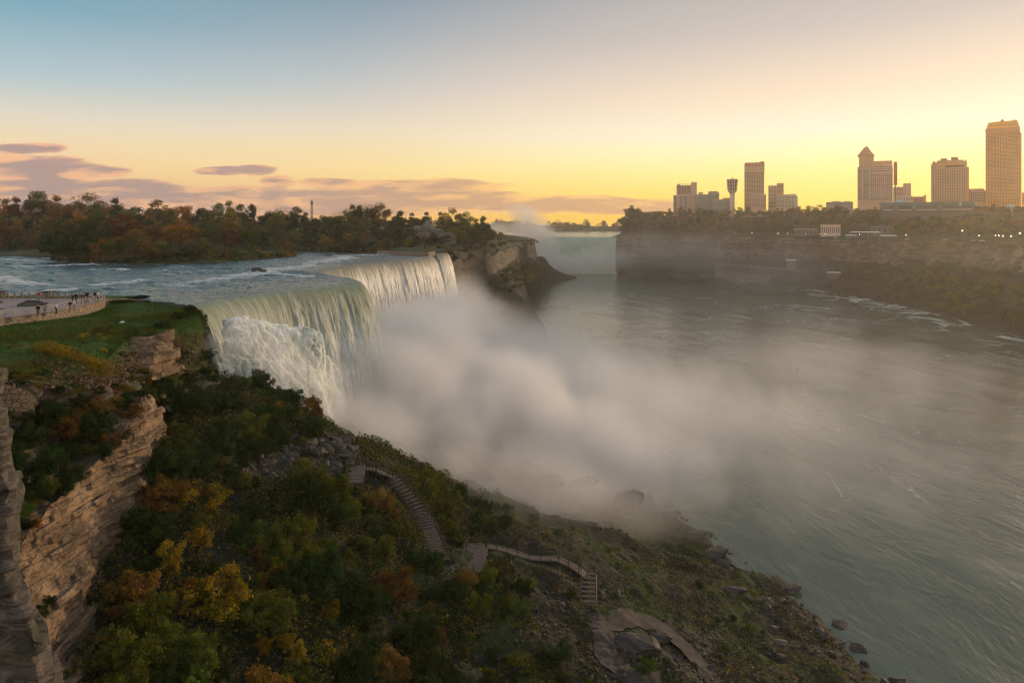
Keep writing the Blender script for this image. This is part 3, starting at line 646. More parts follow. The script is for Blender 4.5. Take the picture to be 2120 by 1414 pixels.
far_patch('gorge_talus', [[(a*.5+x*.5, b*.5+y*.5, z+7) for (a, b), (x, y), z in zip(FB, FR, BZ)], [(a+1, b+.5, z+2) for (a, b), z in zip(FB, BZ)], [(a, b, z) for (a, b), z in zip(FM, MZ)], [(a, b, -1.) for a, b in FW]], 300, 46, M['talus'], 'overgrown slope between the far cliff and the river', lambda P: 1.6*fbm(P, .06, 4)+.6*fbm(P, .3, 2), True, True)
# plateau behind the rim: parkway, lawn, wooded rise, the town
_dv = np.gradient(FR, axis=0); FN = np.stack([-_dv[:, 1], _dv[:, 0]], 1); FN = -FN/np.linalg.norm(FN, axis=1)[:, None]; FN[:3] = [(.35, .94), (.4, .92), (.6, .8)]
FN = np.where((FN[:, :1] < 0), -FN, FN)
PD = [0, 4, 14, 30, 60, 110, 170, 230, 400, 900, 5000]; PZ = [55., 55.4, 55.6, 56, 60, 74, 86, 90, 91, 92, 100]
def town_z(d): return np.interp(d, PD, PZ)
far_patch('far_bank', [[(x+nx*d, y+ny*d, z) for (x, y), (nx, ny) in zip(FR, FN)] for d, z in zip(PD, PZ)], 90, 90, M['ground'], 'parkway lawns and wooded rise above the far cliff', lambda P: .5*fbm(P, .03, 3)*np.clip((P[..., 2]-56)/4, 0, 1), True, False)
far_patch('parkway_road', [[(x+nx*d, y+ny*d, 55.9) for (x, y), (nx, ny) in zip(FR, FN)] for d in (16, 28)], 90, 3, plain('asphalt', (.06, .058, .056), .8), 'grey road along the top of the far cliff', None, True, False)
def grass2(g):
    n = g.noise(g('TexCoord', out=3), .3, 5, .6); return pbsdf(g, g.mix(n, (.03, .07, .01), (.05, .095, .016)), .95)
far_patch('parkway_grass', [[(x+nx*d, y+ny*d, z) for (x, y), (nx, ny) in zip(FR[3:], FN[3:])] for d, z in ((4.5, 55.75), (15, 55.9))], 90, 3, newmat('park_grass', grass2), 'strip of green grass along the far rim', None, True, False)
# far shore of the upper river, past everything
mb = MB(); mb.add([(-6000, 1900, 58), (420, 1900, 58), (420, 2050, 70), (420, 9000, 95), (-6000, 9000, 95), (-6000, 2050, 70)], [(0, 1, 2, 5), (5, 2, 3, 4)])
tag(mb.build('distant_land', M['ground']), 'low distant shore at the horizon', kind='structure')
# ================================================================ VEGETATION AND ROCK
def leafmesh(name, pts, nrm, size, rg, midx=None, aspect=.62):
    n = len(pts); nrm = nrm+rg.normal(size=(n, 3))*.65; nrm /= np.linalg.norm(nrm, axis=1)[:, None]+1e-9
    a = np.cross(nrm, rg.normal(size=(n, 3))); a /= np.linalg.norm(a, axis=1)[:, None]+1e-9; b = np.cross(nrm, a)
    s = (np.broadcast_to(size, (n,))*rg.uniform(.6, 1.35, n))[:, None]
    fold = nrm*s*rg.uniform(-.25, .25, (n, 1))
    V = np.stack([pts+a*s, pts+b*s*aspect+fold, pts-a*s, pts-b*s*aspect+fold], 1)
    return npmesh(name, V.reshape(-1, 3), np.arange(n*4).reshape(n, 4), False, None, midx)
def crown_points(rg, n, clumps, rx, z0, z1, cr=(.22, .4), shape='round'):
    cz, rz = (z0+z1)/2, (z1-z0)/2; P = []; N = []
    cen = []
    for i in range(clumps):
        u = rg.normal(size=3); u /= np.linalg.norm(u); r = rg.uniform(.35, .95)
        c = np.array((u[0]*rx*r, u[1]*rx*r, cz+u[2]*rz*r))
        if shape == 'cone': k = 1.15-(c[2]-z0)/(z1-z0); c[:2] *= k
        if shape == 'vase': k = .55+.6*(c[2]-z0)/(z1-z0); c[:2] *= k
        cen.append((c, rg.uniform(*cr)*rx))
    w = np.array([r*r for _, r in cen]); w /= w.sum()
    for (c, r), k in zip(cen, rg.multinomial(n, w)):
        d = rg.normal(size=(k, 3)); d /= np.linalg.norm(d, axis=1)[:, None]
        rr = r*(1+.28*perlin(d*2.2+c*9))*rg.uniform(.35, 1.12, k)**.7*np.where(rg.random(k) < .1, 1.3, 1.)
        q = c+d*rr[:, None]*np.array((1, 1, .8)); P.append(q); N.append(d)
    return np.concatenate(P), np.concatenate(N), cen
def trunk_mesh(name, cen, h0, rad, rg, zb=0.):
    mb = MB(); top = max(c[2] for c, _ in cen)*.86; w = rg.normal(size=2)*.012
    ax = lambda z: (w[0]*math.sin(z*5), w[1]*math.sin(z*4+1), z)
    mb.tube([ax(z) for z in (zb, h0*.5, h0, (h0+top)/2, top)], [rad*1.35, rad, rad*.8, rad*.5, rad*.15], 7)
    for c, r in cen[:9]:
        z = h0*.75+rg.uniform(.1, .6)*(c[2]-h0*.75); a = ax(max(z, .05))
        mid = ((a[0]+c[0])*.5, (a[1]+c[1])*.5, (a[2]+c[2])*.5+.02)
        mb.tube([a, mid, tuple(c)], [rad*.42, rad*.27, rad*.08], 5)
    return mb.mesh(name)
TREE_PROTO = []
def tree_proto(seed, n, clumps, rx, z0, z1, leaf, shape='round', cr=(.24, .42)):
    rg = np.random.default_rng(seed); p, nn, cen = crown_points(rg, n, clumps, rx, z0, z1, cr, shape)
    TREE_PROTO.append((leafmesh('crown', p, nn, leaf, rg), trunk_mesh('trunk', cen, z0+.06, .018, rg)))
tree_proto(1, 3200, 15, .34, .16, .98, .019)
tree_proto(2, 3200, 20, .30, .10, 1.0, .018)
tree_proto(3, 2400, 13, .38, .20, .96, .020, 'vase')
tree_proto(4, 2600, 22, .27, .08, 1.0, .018, 'cone')
tree_proto(5, 3200, 18, .40, .12, .97, .020)
tree_proto(6, 700, 16, .33, .22, 1.0, .014, 'vase', (.3, .5))      # thin, half bare crown
for a, b in TREE_PROTO:
    a.materials.append(M['olive green']); b.materials.append(M['bark'])
ITEMS = []                                         # everything that gets a label at the end: (object, noun, colour, size, zone, photo x)
def put_tree(k, x, y, z, h, wide, col, noun='tree', zone='', rz=None):
    root = empty('tree', (x, y, z-.15), rng.uniform(0, 6.28) if rz is None else rz); root.scale = (h*wide*1.45, h*wide*1.45, h)
    cr, tr = TREE_PROTO[k]
    c = link('crown', cr, None, root); s = c.material_slots[0]; s.link = 'OBJECT'; s.material = M[col]
    link('trunk', tr, None, root)
    root['category'] = 'tree'
    px = CX+F*x/y; ITEMS.append((root, noun, col, 'tall' if h > 15 else 'mid-sized' if h > 10 else 'low', zone, px)); return root
def pick(w):
    k = list(w); p = np.array([w[c] for c in k], float); return k[rng.choice(len(k), p=p/p.sum())]
SKY_PX = [-60, 0, 60, 100, 140, 170, 200, 250, 300, 350, 400, 450, 500, 540, 570, 600, 625, 650, 690, 720, 760, 790, 820, 860, 900, 940, 970, 1000, 1020, 1038]
SKY_PY = [v-7 for v in [413, 413, 411, 404, 415, 406, 409, 416, 417, 412, 416, 422, 424, 430, 436, 431, 441, 438, 444, 432, 424, 430, 440, 440, 446, 442, 450, 456, 464, 480]]
AUT = {'russet brown': .22, 'rust orange': .2, 'olive green': .27, 'dark green': .14, 'golden yellow': .06, 'deep red': .04, 'fresh green': .07}
AUT2 = {'dark green': .36, 'olive green': .28, 'russet brown': .2, 'rust orange': .1, 'fresh green': .06}
AUT3 = {'dark green': .62, 'olive green': .3, 'russet brown': .08}
def colfor(px): return pick(AUT if px < 540 else AUT2 if px < 800 else AUT3)
def zone_left(px, row):
    w = ('far left woods' if px < 100 else 'woods beyond the terrace' if px < 250 else 'middle of islet woods' if px < 420 else 'woods left of pale tower' if px < 590 else 'woods under pale tower' if px < 720 else 'woods behind far crest' if px < 840 else 'woods by island house' if px < 930 else 'woods above island cliff')
    return row+', '+w
def row(px0, px1, step, Yf, top, colf=colfor, label='', zf=goat_z, wide=(.85, 1.15), kinds=(0, 1, 2, 3, 4), hmin=5., hmax=30., yj=18, tj=5):
    px = px0
    while px < px1:
        q = px+rng.uniform(-.35, .35)*step; Y = Yf(q)+rng.uniform(-yj, yj); x = (q-CX)/F*Y; z = zf(x, Y)
        t = CAMZ-(top(q)+rng.uniform(-tj*.5, tj)-HZ)/F*Y
        h = min(max(t-z, hmin), hmax); k = kinds[rng.integers(len(kinds))]
        put_tree(k, x, Y, z, h, min(rng.uniform(*wide), max(.75, 16/h)), colf(q), zone=zone_left(q, label))
        px += step*rng.uniform(.8, 1.2)
sk = lambda q: np.interp(q, SKY_PX, SKY_PY)
row(-40, 560, 25, lambda q: 505, sk, label='skyline row', tj=7)
row(560, 1000, 20, lambda q: np.interp(q, [560, 820, 1000], [500, 520, 600]), sk, label='skyline row', tj=7, yj=22)
row(-40, 600, 30, lambda q: 436, lambda q: sk(q)+26, label='second row', tj=18, yj=22)
row(600, 815, 26, lambda q: 450, lambda q: sk(q)+22, label='second row', tj=16, yj=10)
row(880, 1030, 21, lambda q: np.interp(q, [880, 1030], [470, 720]), lambda q: np.interp(q, [880, 940, 1000, 1032], [450, 462, 468, 484]), label='cliff rim', tj=9, yj=8, hmax=13)
row(-40, 108, 27, lambda q: 402, lambda q: np.interp(q, [0, 30, 100], [458, 452, 478]), label='far shore', tj=10, yj=6)
row(112, 600, 30, lambda q: np.interp(q, [112, 180, 440, 600], [325, 330, 335, 352]), lambda q: np.interp(q, [112, 200, 300, 420, 520, 600], [462, 446, 452, 458, 462, 482]), label='islet heart', zf=isle_z, tj=15, yj=8)
row(112, 540, 24, lambda q: np.interp(q, [112, 160, 300, 440, 560], [284, 275, 272, 288, 320]), lambda q: np.interp(q, [112, 200, 300, 400, 470, 560], [486, 482, 488, 494, 502, 510]), label='water edge', zf=isle_z, tj=14, yj=3, hmin=4, wide=(1., 1.35), kinds=(0, 1, 4))
row(588, 800, 22, lambda q: np.interp(q, [588, 640, 700, 800], [416, 412, 404, 388]), lambda q: np.interp(q, [588, 650, 720, 800], [478, 482, 488, 496]), label='water edge', tj=14, yj=4, hmin=4, wide=(1., 1.3), kinds=(0, 1, 4))
row(806, 960, 19, lambda q: np.interp(q, [800, 905, 960], [396, 408, 448]), lambda q: np.interp(q, [800, 905, 960], [498, 500, 504]), label='cliff rim', tj=8, yj=3, hmin=2.5, hmax=9, wide=(1.1, 1.4), kinds=(0, 4))
for _ in range(34):
    q = rng.uniform(945, 1046); Y = np.interp(q, [945, 1000, 1046], [440, 500, 760])+rng.uniform(6, 80); x = (q-CX)/F*Y; z = goat_z(x, Y)
    h = min(max(CAMZ-(np.interp(q, [940, 985, 1015, 1040, 1046], [462, 466, 474, 486, 492])+rng.uniform(-3, 14)-HZ)/F*Y-z, 3), 14); put_tree(int(rng.integers(5)), x, Y, z, h, rng.uniform(1., 1.3), pick(AUT3), zone=zone_left(q, 'cliff rim'))
for q, Y, t, col in ((742, 500, 424, 'pale tan'), (760, 505, 421, 'russet brown'), (777, 500, 424, 'russet brown'), (722, 505, 430, 'pale tan'), (705, 500, 437, 'pale tan'), (592, 500, 428, 'dark green'), (182, 500, 401, 'russet brown'), (118, 470, 470, 'pale tan')):
    x = (q-CX)/F*Y; z = goat_z(x, Y); put_tree(5, x, Y, z, CAMZ-(t-HZ)/F*Y-z, 1.0, col, 'thin half-bare tree', zone_left(q, 'skyline row'))

row(806, 1030, 17, lambda q: np.interp(q, [806, 905, 960, 1030], [420, 432, 500, 760]), lambda q: np.interp(q, [806, 905, 960, 1030], [466, 478, 478, 486]), label='slope row', tj=10, yj=8, hmin=3, hmax=12, wide=(1.1, 1.5), kinds=(0, 1, 4))
sp = []
for _ in range(420):
    q = rng.uniform(-60, 1045); Y = rng.uniform(395, 560) if q < 800 else np.interp(q, [800, 900, 960, 1000, 1045], [395, 405, 450, 520, 720])+rng.uniform(0, 120); x = (q-CX)/F*Y
    if 862 < q < 950 and Y < 462: continue
    sp.append((x, Y, goat_z(x, Y)-.6, rng.uniform(2.4, 4.4), rng.uniform(4, 8) if q > 780 else rng.uniform(5, 15)))
# far bank woods
FRD = spline(FR, 500); FND = spline(FN, 500); FND /= np.linalg.norm(FND, axis=1)[:, None]
def bank_at(px, d):
    P = FRD+FND*d; q = CX+F*P[:, 0]/P[:, 1]; i = int(np.argmin(np.abs(q-px))); return P[i, 0], P[i, 1], float(town_z(d))
AUTF = {'olive green': .42, 'dark green': .22, 'russet brown': .26, 'golden yellow': .04, 'rust orange': .06}
def zone_far(px, r):
    w = ('right of distant plume' if px < 1390 else 'below slab hotel' if px < 1500 else 'below observation tower' if px < 1640 else 'left of gabled hotel' if px < 1770 else 'below gabled hotel' if px < 1920 else 'below bow-fronted hotel' if px < 2030 else 'below tallest hotel')
    return 'far bank '+r+' '+w
for d, r, step, h0 in ((62, 'lowest row', 21, 12), (98, 'middle row', 20, 13), (150, 'top row', 19, 16)):
    px = 1160 if d > 70 else 1300
    while px < 2135:
        if d == 62 and (1640 < px < 1745 or 1765 < px < 1860): px += step; continue
        if d == 150 and 1832 < px < 2015: px += step; continue
        x, y, z = bank_at(px, d+rng.uniform(-10, 10)); h = h0*rng.uniform(.8, 1.15)*np.interp(px, [1160, 1500, 1800, 1900, 2120], [1.25, 1.1, .95, .8, .66])
        put_tree(int(rng.integers(5)), x, y, z, h, rng.uniform(1., 1.3), pick(AUTF), zone=zone_far(px, r)); px += step*rng.uniform(.8, 1.25)
def woods(name, spots, n, leaf, cols, label, seed=5):
    rg = np.random.default_rng(seed); P = []; N = []; S = []; I = []
    for x, y, z, r, hh in spots:
        p, nn, _ = crown_points(rg, n, 7, r, 0, hh, (.35, .55)); P.append(p+np.array((x, y, z))); N.append(nn); S.append(np.full(len(p), leaf)); I.append(np.full(len(p), rg.integers(len(cols))))
    P = np.concatenate(P); me = leafmesh(name, P, np.concatenate(N), np.concatenate(S), rg, np.concatenate(I))
    tag(link(name, me, [M[c] for c in cols]), label, kind='stuff')
woods('undergrowth', sp, 190, .42, ['olive green', 'russet brown', 'dark green', 'dark green'], 'dense understorey filling the big island woods', 12)
sp = []
for _ in range(420):
    px = rng.uniform(1140, 2160); d = rng.uniform(66, 130 if 1832 < px < 2015 else 235); x, y, z = bank_at(px, d); sp.append((x, y, z-.5, rng.uniform(3.5, 5.5)*np.interp(px, [1160, 2120], [1.2, .75]), rng.uniform(6, 9)*np.interp(px, [1160, 1900, 2120], [1.15, .8, .62])))
woods('far_woods', sp, 150, .85, ['olive green', 'dark green', 'russet brown'], 'hazy mass of autumn woods on the rise below the hotels')
sp = []
for _ in range(260):
    x = rng.uniform(-900, 420); sp.append((x, 1930+rng.uniform(0, 120), 58, rng.uniform(9, 16), rng.uniform(14, 34)))
woods('far_woods', sp, 90, 2.6, ['dark green', 'olive green'], 'low blue line of woods on the distant upstream shore', 6)
sp = []
for _ in range(560):
    k = rng.uniform(0, 1)**.5; i = k*(len(FRD)-1)*.92+20; i = int(min(i, len(FRD)-1)); u = rng.uniform(.02, .9); j = i*(len(FR)-1)/(len(FRD)-1); a = int(min(j, len(FR)-2)); f = j-a
    b0 = np.array(FB[a])*(1-f)+np.array(FB[a+1])*f; w0 = FW[a]*(1-f)+FW[a+1]*f; zb = BZ[a]*(1-f)+BZ[a+1]*f; mz = MZ[a]*(1-f)+MZ[a+1]*f
    p = b0*(1-u)+w0*u; z = np.interp(u, [0, .5, 1], [zb, mz, 0]); sc = np.interp(i/len(FRD), [.25, .5, .75], [.4, 1.05, 1.5])
    sp.append((p[0], p[1], z-.5, rng.uniform(2., 4.)*sc, rng.uniform(2.5, 6)*sc))
woods('undergrowth', sp, 190, .55, ['dark green', 'fresh green', 'olive green', 'dark green', 'dark green'], 'dense dark brush covering the slope under the far cliff', 8)
sp = []
for _ in range(150):
    y = rng.uniform(400, 800); x0 = np.interp(y, [394, 440, 477, 570, 677, 862], [-28, -20, -12, -3, 6, 32]); x = x0+rng.uniform(0, 16); z = np.interp((x-x0)/16, [0, 1], [36, 25]); sp.append((x, y, z-.5, rng.uniform(1.5, 3), rng.uniform(1.5, 3.5)))
woods('undergrowth', sp, 120, .4, ['dark green', 'olive green'], 'dark brush on the slope under the island cliff', 9)
sp = []
for _ in range(230):          # brush filling the islet and the shore of the big island
    if rng.random() < .5: q = rng.uniform(108, 620); Y = np.interp(q, [108, 160, 300, 440, 560, 620], [282, 271, 268, 284, 318, 342])+rng.uniform(0, 10); z = isle_z
    else: q = rng.choice([rng.uniform(-40, 110), rng.uniform(585, 800)]); Y = np.interp(q, [-40, 110, 585, 700, 800], [398, 396, 412, 400, 384])+rng.uniform(0, 8); z = goat_z
    x = (q-CX)/F*Y; sp.append((x, Y, z(x, Y)-.4, rng.uniform(1.4, 2.8), rng.uniform(1.6, 4.2)))
woods('undergrowth', sp, 170, .3, ['olive green', 'russet brown', 'dark green', 'pale tan'], 'tangled autumn brush along the island shores', 10)

sp = []; _g = spline(np.array(GR[3:10], float), 260)
for i in range(260):
    x, y = _g[i]; k = rng.uniform(0, 5); sp.append((x-k+.8, y+k*.3, 54.6-rng.uniform(0, 1.5), rng.uniform(1.2, 2.6)*(1 if y < 700 else .55), rng.uniform(1.2, 3.2)*(1 if y < 700 else .4)))
woods('undergrowth', sp, 110, .38, ['dark green', 'olive green', 'russet brown'], 'dark brush hanging over the rim of the island cliff', 14)

# shrubs of the near slope
SHRUB = []
SHRUBS = []
def shrub_proto(seed, n, clumps, leaf, cr=(.28, .5), hgt=1.3):
    rg = np.random.default_rng(seed); p, nn, cen = crown_points(rg, n, clumps, 1., -.05, hgt, cr)
    k = p[:, 2] > -.15; SHRUB.append((leafmesh('foliage', p[k], nn[k], leaf, rg), trunk_mesh('stem', cen, .2, .035, rg, -.3)))
for i, (n, c, l, cr) in enumerate(((6000, 46, .042, (.10, .28)), (5200, 36, .046, (.12, .32)), (6500, 60, .038, (.09, .24)), (3200, 44, .040, (.10, .26)), (4800, 38, .048, (.12, .32)))): shrub_proto(20+i, n, c, l, cr)
for a, b in SHRUB: a.materials.append(M['dark green']); b.materials.append(M['bark'])
def put_shrub(x, y, z, r, col, zone, hz=1., noun='shrub', k=None):
    root = empty('shrub', (x, y, z), rng.uniform(0, 6.28)); root.scale = (r, r, r*hz); fo, st = SHRUB[int(rng.integers(len(SHRUB))) if k is None else k]
    c = link('foliage', fo, None, root); s = c.material_slots[0]; s.link = 'OBJECT'; s.material = M[col]; link('stem', st, None, root)
    root['category'] = 'shrub'; SHRUBS.append((r*max(hz, .7)/y, root, fo, col)); ITEMS.append((root, noun, col, 'large' if r > 2.3 else 'medium' if r > 1.5 else 'small', zone, CX+F*x/y)); return root
def proj(x, y, z): return CX+F*x/y, HZ+(CAMZ-z)*F/y
def inell(px, py, e): return ((px-e[0])/e[2])**2+((py-e[1])/e[3])**2 < 1
GOLD = [(470, 1270, 120, 90), (680, 1320, 55, 75), (545, 1215, 60, 40), (490, 1012, 45, 26), (590, 1350, 40, 40), (400, 1240, 50, 50)]
RUST = [(370, 1010, 40, 30), (540, 1160, 70, 30), (660, 1120, 35, 35), (760, 1170, 50, 30), (250, 1300, 60, 60)]
OLIVE = [(400, 960, 60, 90), (360, 1130, 90, 60), (440, 1120, 60, 60), (300, 1340, 120, 60), (580, 1390, 120, 40)]
SCREE = [(650, 945, 95, 52), (560, 965, 60, 30), (760, 1010, 60, 22)]
STAIR = [(735, 975), (790, 978), (830, 1005), (870, 1070), (895, 1130), (925, 1180), (980, 1160), (1050, 1140), (1150, 1168), (1217, 1200), (1217, 1260), (1260, 1310), (1330, 1300), (1400, 1320), (1460, 1390)]
def near_stair(px, py, w):
    for (a, b), (c, d) in zip(STAIR, STAIR[1:]):
        t = max(0, min(1, ((px-a)*(c-a)+(py-b)*(d-b))/((c-a)**2+(d-b)**2)))
        if math.hypot(px-a-t*(c-a), py-b-t*(d-b)) < w: return True
    return False
def zone_near(px, py):
    if py < 900: return 'on upper slope below the cliff tip'
    if px < 420 and py < 1180: return 'at the foot of the sunlit cliff'
    if px < 330: return 'in bottom left corner beside the cliff'
    if py < 1060 and px < 620: return 'just left of the dark scree'
    if px < 620 and py < 1220: return 'in the middle of the near slope'
    if px < 620: return 'at bottom edge right of the cliff'
    if py < 1200: return 'left of the timber stairs'
    if px < 900: return 'at bottom edge below the timber stairs'
    return 'on mossy ground right of the stairs'
pts = []
tries = 0
while len(pts) < 340 and tries < 24000:
    tries += 1
    y = rng.uniform(52, 134); t = rng.uniform(0.0, .46) if rng.random() < .9 else rng.uniform(.46, .9); xc, xs, _ = talus_frame(y); x = xc+t*(xs-xc); z = float(H(x, y)); px, py = proj(x, y, z+1)
    if px < 130 or py > 1520 or px > 1800: continue
    if any(inell(px, py, e) for e in SCREE) and rng.random() < .93: continue
    if near_stair(px, py+10, 34): continue
    if py < 985 and px > 655: continue
    r = (1.0+3.0*rng.random()**2.)*np.interp(t, [0, .25, .42, .5, 1], [1, 1, .62, .38, .3])*np.interp(y, [90, 120], [1, .78])
    if any((x-a)**2+(y-b)**2 < (.47*(r+c))**2 for a, b, c in pts): continue
    pts.append((x, y, r))
    col = pick({'dark green': .62, 'olive green': .24, 'russet brown': .08, 'fresh green': .06})
    if any(inell(px, py, e) for e in GOLD): col = pick({'golden yellow': .66, 'olive green': .26, 'rust orange': .08})
    elif any(inell(px, py, e) for e in RUST): col = pick({'rust orange': .2, 'russet brown': .5, 'olive green': .3})
    elif any(inell(px, py, e) for e in OLIVE): col = pick({'olive green': .6, 'golden yellow': .08, 'dark green': .32})
    if t > .46: col = pick({'dark green': .5, 'fresh green': .35, 'russet brown': .15})
    put_shrub(x, y, z-.2*r, r, col, zone_near(px, py), rng.uniform(.7, 1.5))
# one big fresh green bush left of the stairs, golden vine on the cliff edge, bushes on the cliff and round the lawn
for px, py, Y, r, col, hz, zone in (
        (555, 1150, None, 3.2, 'fresh green', 1.1, 'standing alone mid slope'), (300, 1010, 92, 1.3, 'golden yellow', 1.5, 'hanging on the end of the sunlit cliff'), (292, 1065, 89, 1.5, 'golden yellow', 1.3, 'hanging on the end of the sunlit cliff'), (318, 985, 93, 1.2, 'golden yellow', 1.2, 'hanging on the end of the sunlit cliff'),
        (60, 905, 75, 2.3, 'dark green', 1., 'in the hollow under the masonry wall'), (120, 880, 79, 2.6, 'russet brown', .9, 'in the hollow under the masonry wall'), (180, 885, 82, 2.4, 'dark green', .9, 'in the hollow under the masonry wall'), (90, 960, 73, 2.4, 'dark green', .9, 'in the hollow under the masonry wall'), (140, 935, 78, 2.2, 'dark green', .9, 'in the hollow under the masonry wall'), (60, 1010, 69, 2.0, 'dark green', .9, 'in the hollow under the masonry wall'), (200, 845, 86, 2.2, 'russet brown', .9, 'in the hollow under the masonry wall'), (95, 1010, 71, 1.4, 'olive green', .9, 'in the hollow under the masonry wall'), (240, 840, 89, 1.3, 'olive green', .9, 'in the hollow under the masonry wall'),
        (110, 860, 78, 2.0, 'dark green', 1, 'in the hollow under the masonry wall'), (165, 830, 84, 1.8, 'dark green', .8, 'in the hollow under the masonry wall'), (25, 960, 70, 1.8, 'dark green', 1, 'in the hollow under the masonry wall'), (48, 1060, 66, 1.1, 'fresh green', 1, 'on the ledge beside the dark rock pillar'), (30, 1110, 64, .8, 'golden yellow', 1, 'on the ledge beside the dark rock pillar'), (75, 1085, 67, .7, 'rust orange', 1, 'on the ledge beside the dark rock pillar'), (85, 1270, 61, .9, 'dark green', 1.2, 'growing from the foot of the sunlit cliff'), (100, 1245, 62.5, .7, 'dark green', 1, 'growing from the foot of the sunlit cliff'),
        (190, 700, 101, 2.3, 'golden yellow', .8, 'on the slope below the terrace wall'), (215, 690, 104, 1.8, 'olive green', 1, 'on the slope below the terrace wall'), (165, 715, 98, 1.7, 'olive green', .8, 'on the slope below the terrace wall'), (230, 715, 102, 1.8, 'olive green', .9, 'on the slope below the terrace wall'), (200, 735, 97, 1.8, 'golden yellow', .8, 'on the slope below the terrace wall'), (240, 745, 98, 1.8, 'dark green', .9, 'on the slope below the terrace wall'), (130, 705, 98, 1.2, 'olive green', .7, 'on the slope below the terrace wall'),
        (270, 695, 106, 1.4, 'dark green', .8, 'on top of the tan rock outcrop'), (300, 685, 108, 1.4, 'olive green', .8, 'on top of the tan rock outcrop'), (335, 672, 112, 1.5, 'dark green', .8, 'on top of the tan rock outcrop'), (250, 770, 96, 1.6, 'dark green', .9, 'beside the tan rock outcrop'), (225, 775, 93, 1.2, 'olive green', .8, 'beside the tan rock outcrop'),
        (370, 655, 118, 1.6, 'dark green', .8, 'at the tip of the cliff by the fall'), (393, 650, 121, 1.8, 'dark green', 1.1, 'at the tip of the cliff by the fall'), (410, 668, 121, 1.7, 'dark green', 1.1, 'at the tip of the cliff by the fall'), (378, 685, 117, 1.9, 'dark green', 1, 'at the tip of the cliff by the fall'), (412, 695, 119, 1.5, 'olive green', 1, 'at the tip of the cliff by the fall'), (390, 712, 116, 1.8, 'dark green', 1.1, 'at the tip of the cliff by the fall'), (425, 735, 117, 1.9, 'dark green', .9, 'at the tip of the cliff by the fall'), (400, 745, 115, 1.9, 'olive green', 1, 'at the tip of the cliff by the fall'), (372, 740, 113, 1.4, 'dark green', 1, 'at the tip of the cliff by the fall'), (418, 772, 116, 1.9, 'dark green', 1, 'at the tip of the cliff by the fall'),
        (440, 640+170, 115, 1.8, 'dark green', 1, 'under the tip of the cliff'), (385, 790, 110, 2., 'dark green', 1, 'under the tip of the cliff'), (350, 800, 106, 2., 'olive green', 1, 'under the tip of the cliff'), (315, 815, 102, 1.9, 'dark green', 1, 'under the tip of the cliff'), (300, 790, 101, 1.4, 'russet brown', 1, 'under the tip of the cliff'), (360, 850, 105, 2., 'dark green', 1, 'under the tip of the cliff'), (340, 880, 102, 1.8, 'olive green', 1, 'under the tip of the cliff'), (400, 850, 108, 2., 'dark green', 1, 'under the tip of the cliff'), (445, 845, 112, 1.7, 'dark green', 1, 'under the tip of the cliff'), (335, 920, 98, 1.5, 'dark green', 1, 'under the tip of the cliff'), (355, 960, 96, 1.9, 'olive green', 1, 'under the tip of the cliff'),
        (300, 782, 102, .9, 'olive green', .8, 'under the tan rock outcrop'), (110, 735, 90, .9, 'dark green', .6, 'on the stony slope below the lawn'), (80, 752, 86, 1., 'dark green', .6, 'on the stony slope below the lawn'), (145, 760, 88, 1.1, 'fresh green', .6, 'on the stony slope below the lawn'), (30, 715, 92, 1.1, 'olive green', .6, 'on the stony slope below the lawn')):
    w = hit(px, py) if Y is None else W(px, py, Y)
    put_shrub(w[0], w[1], w[2]-r*.5, r, col, zone, hz)
for _ in range(46):
    j = rng.uniform(0, 1); px = np.interp(j, [0, .3, .5, .75, 1], [-20, 70, 150, 240, 300]); Y = np.interp(px, [-20, 70, 150, 240, 300], [77.5, 80, 84.5, 90, 97])+rng.uniform(-3, 3); py = np.interp(px, [-20, 70, 150, 240, 300], [805, 808, 815, 810, 800])-rng.uniform(0, 70)*.6
    w = W(px, py, Y+(800-py)*.06); put_shrub(w[0], w[1], w[2]-.5, rng.uniform(.5, 1.1), pick({'dark green': .4, 'olive green': .4, 'russet brown': .2}), 'on the stony slope below the lawn', .7)
for PP, zone, n, lo, hi, jr in ((FOOT_P, 'on the rock step below the outcrop', 46, .9, 1.9, (10, 190)), (REC_P, 'in the hollow under the masonry wall', 26, 1., 2.1, (15, 112))):
    got = []
    for _ in range(900):
        if len(got) >= n: break
        w = PP[int(rng.integers(6, PP.shape[0]-8)), int(rng.integers(*jr))]; rr = rng.uniform(lo, hi); px, py = proj(*w)
        if px < -10 or (252 < px < 350 and py < 770) or any(np.hypot(w[0]-a, w[1]-b) < .55*(rr+c) for a, b, c in got): continue
        got.append((w[0], w[1], rr)); put_shrub(w[0], w[1], w[2]-.4*rr, rr, pick({'dark green': .55, 'olive green': .25, 'russet brown': .2}), zone, rng.uniform(.6, 1.))
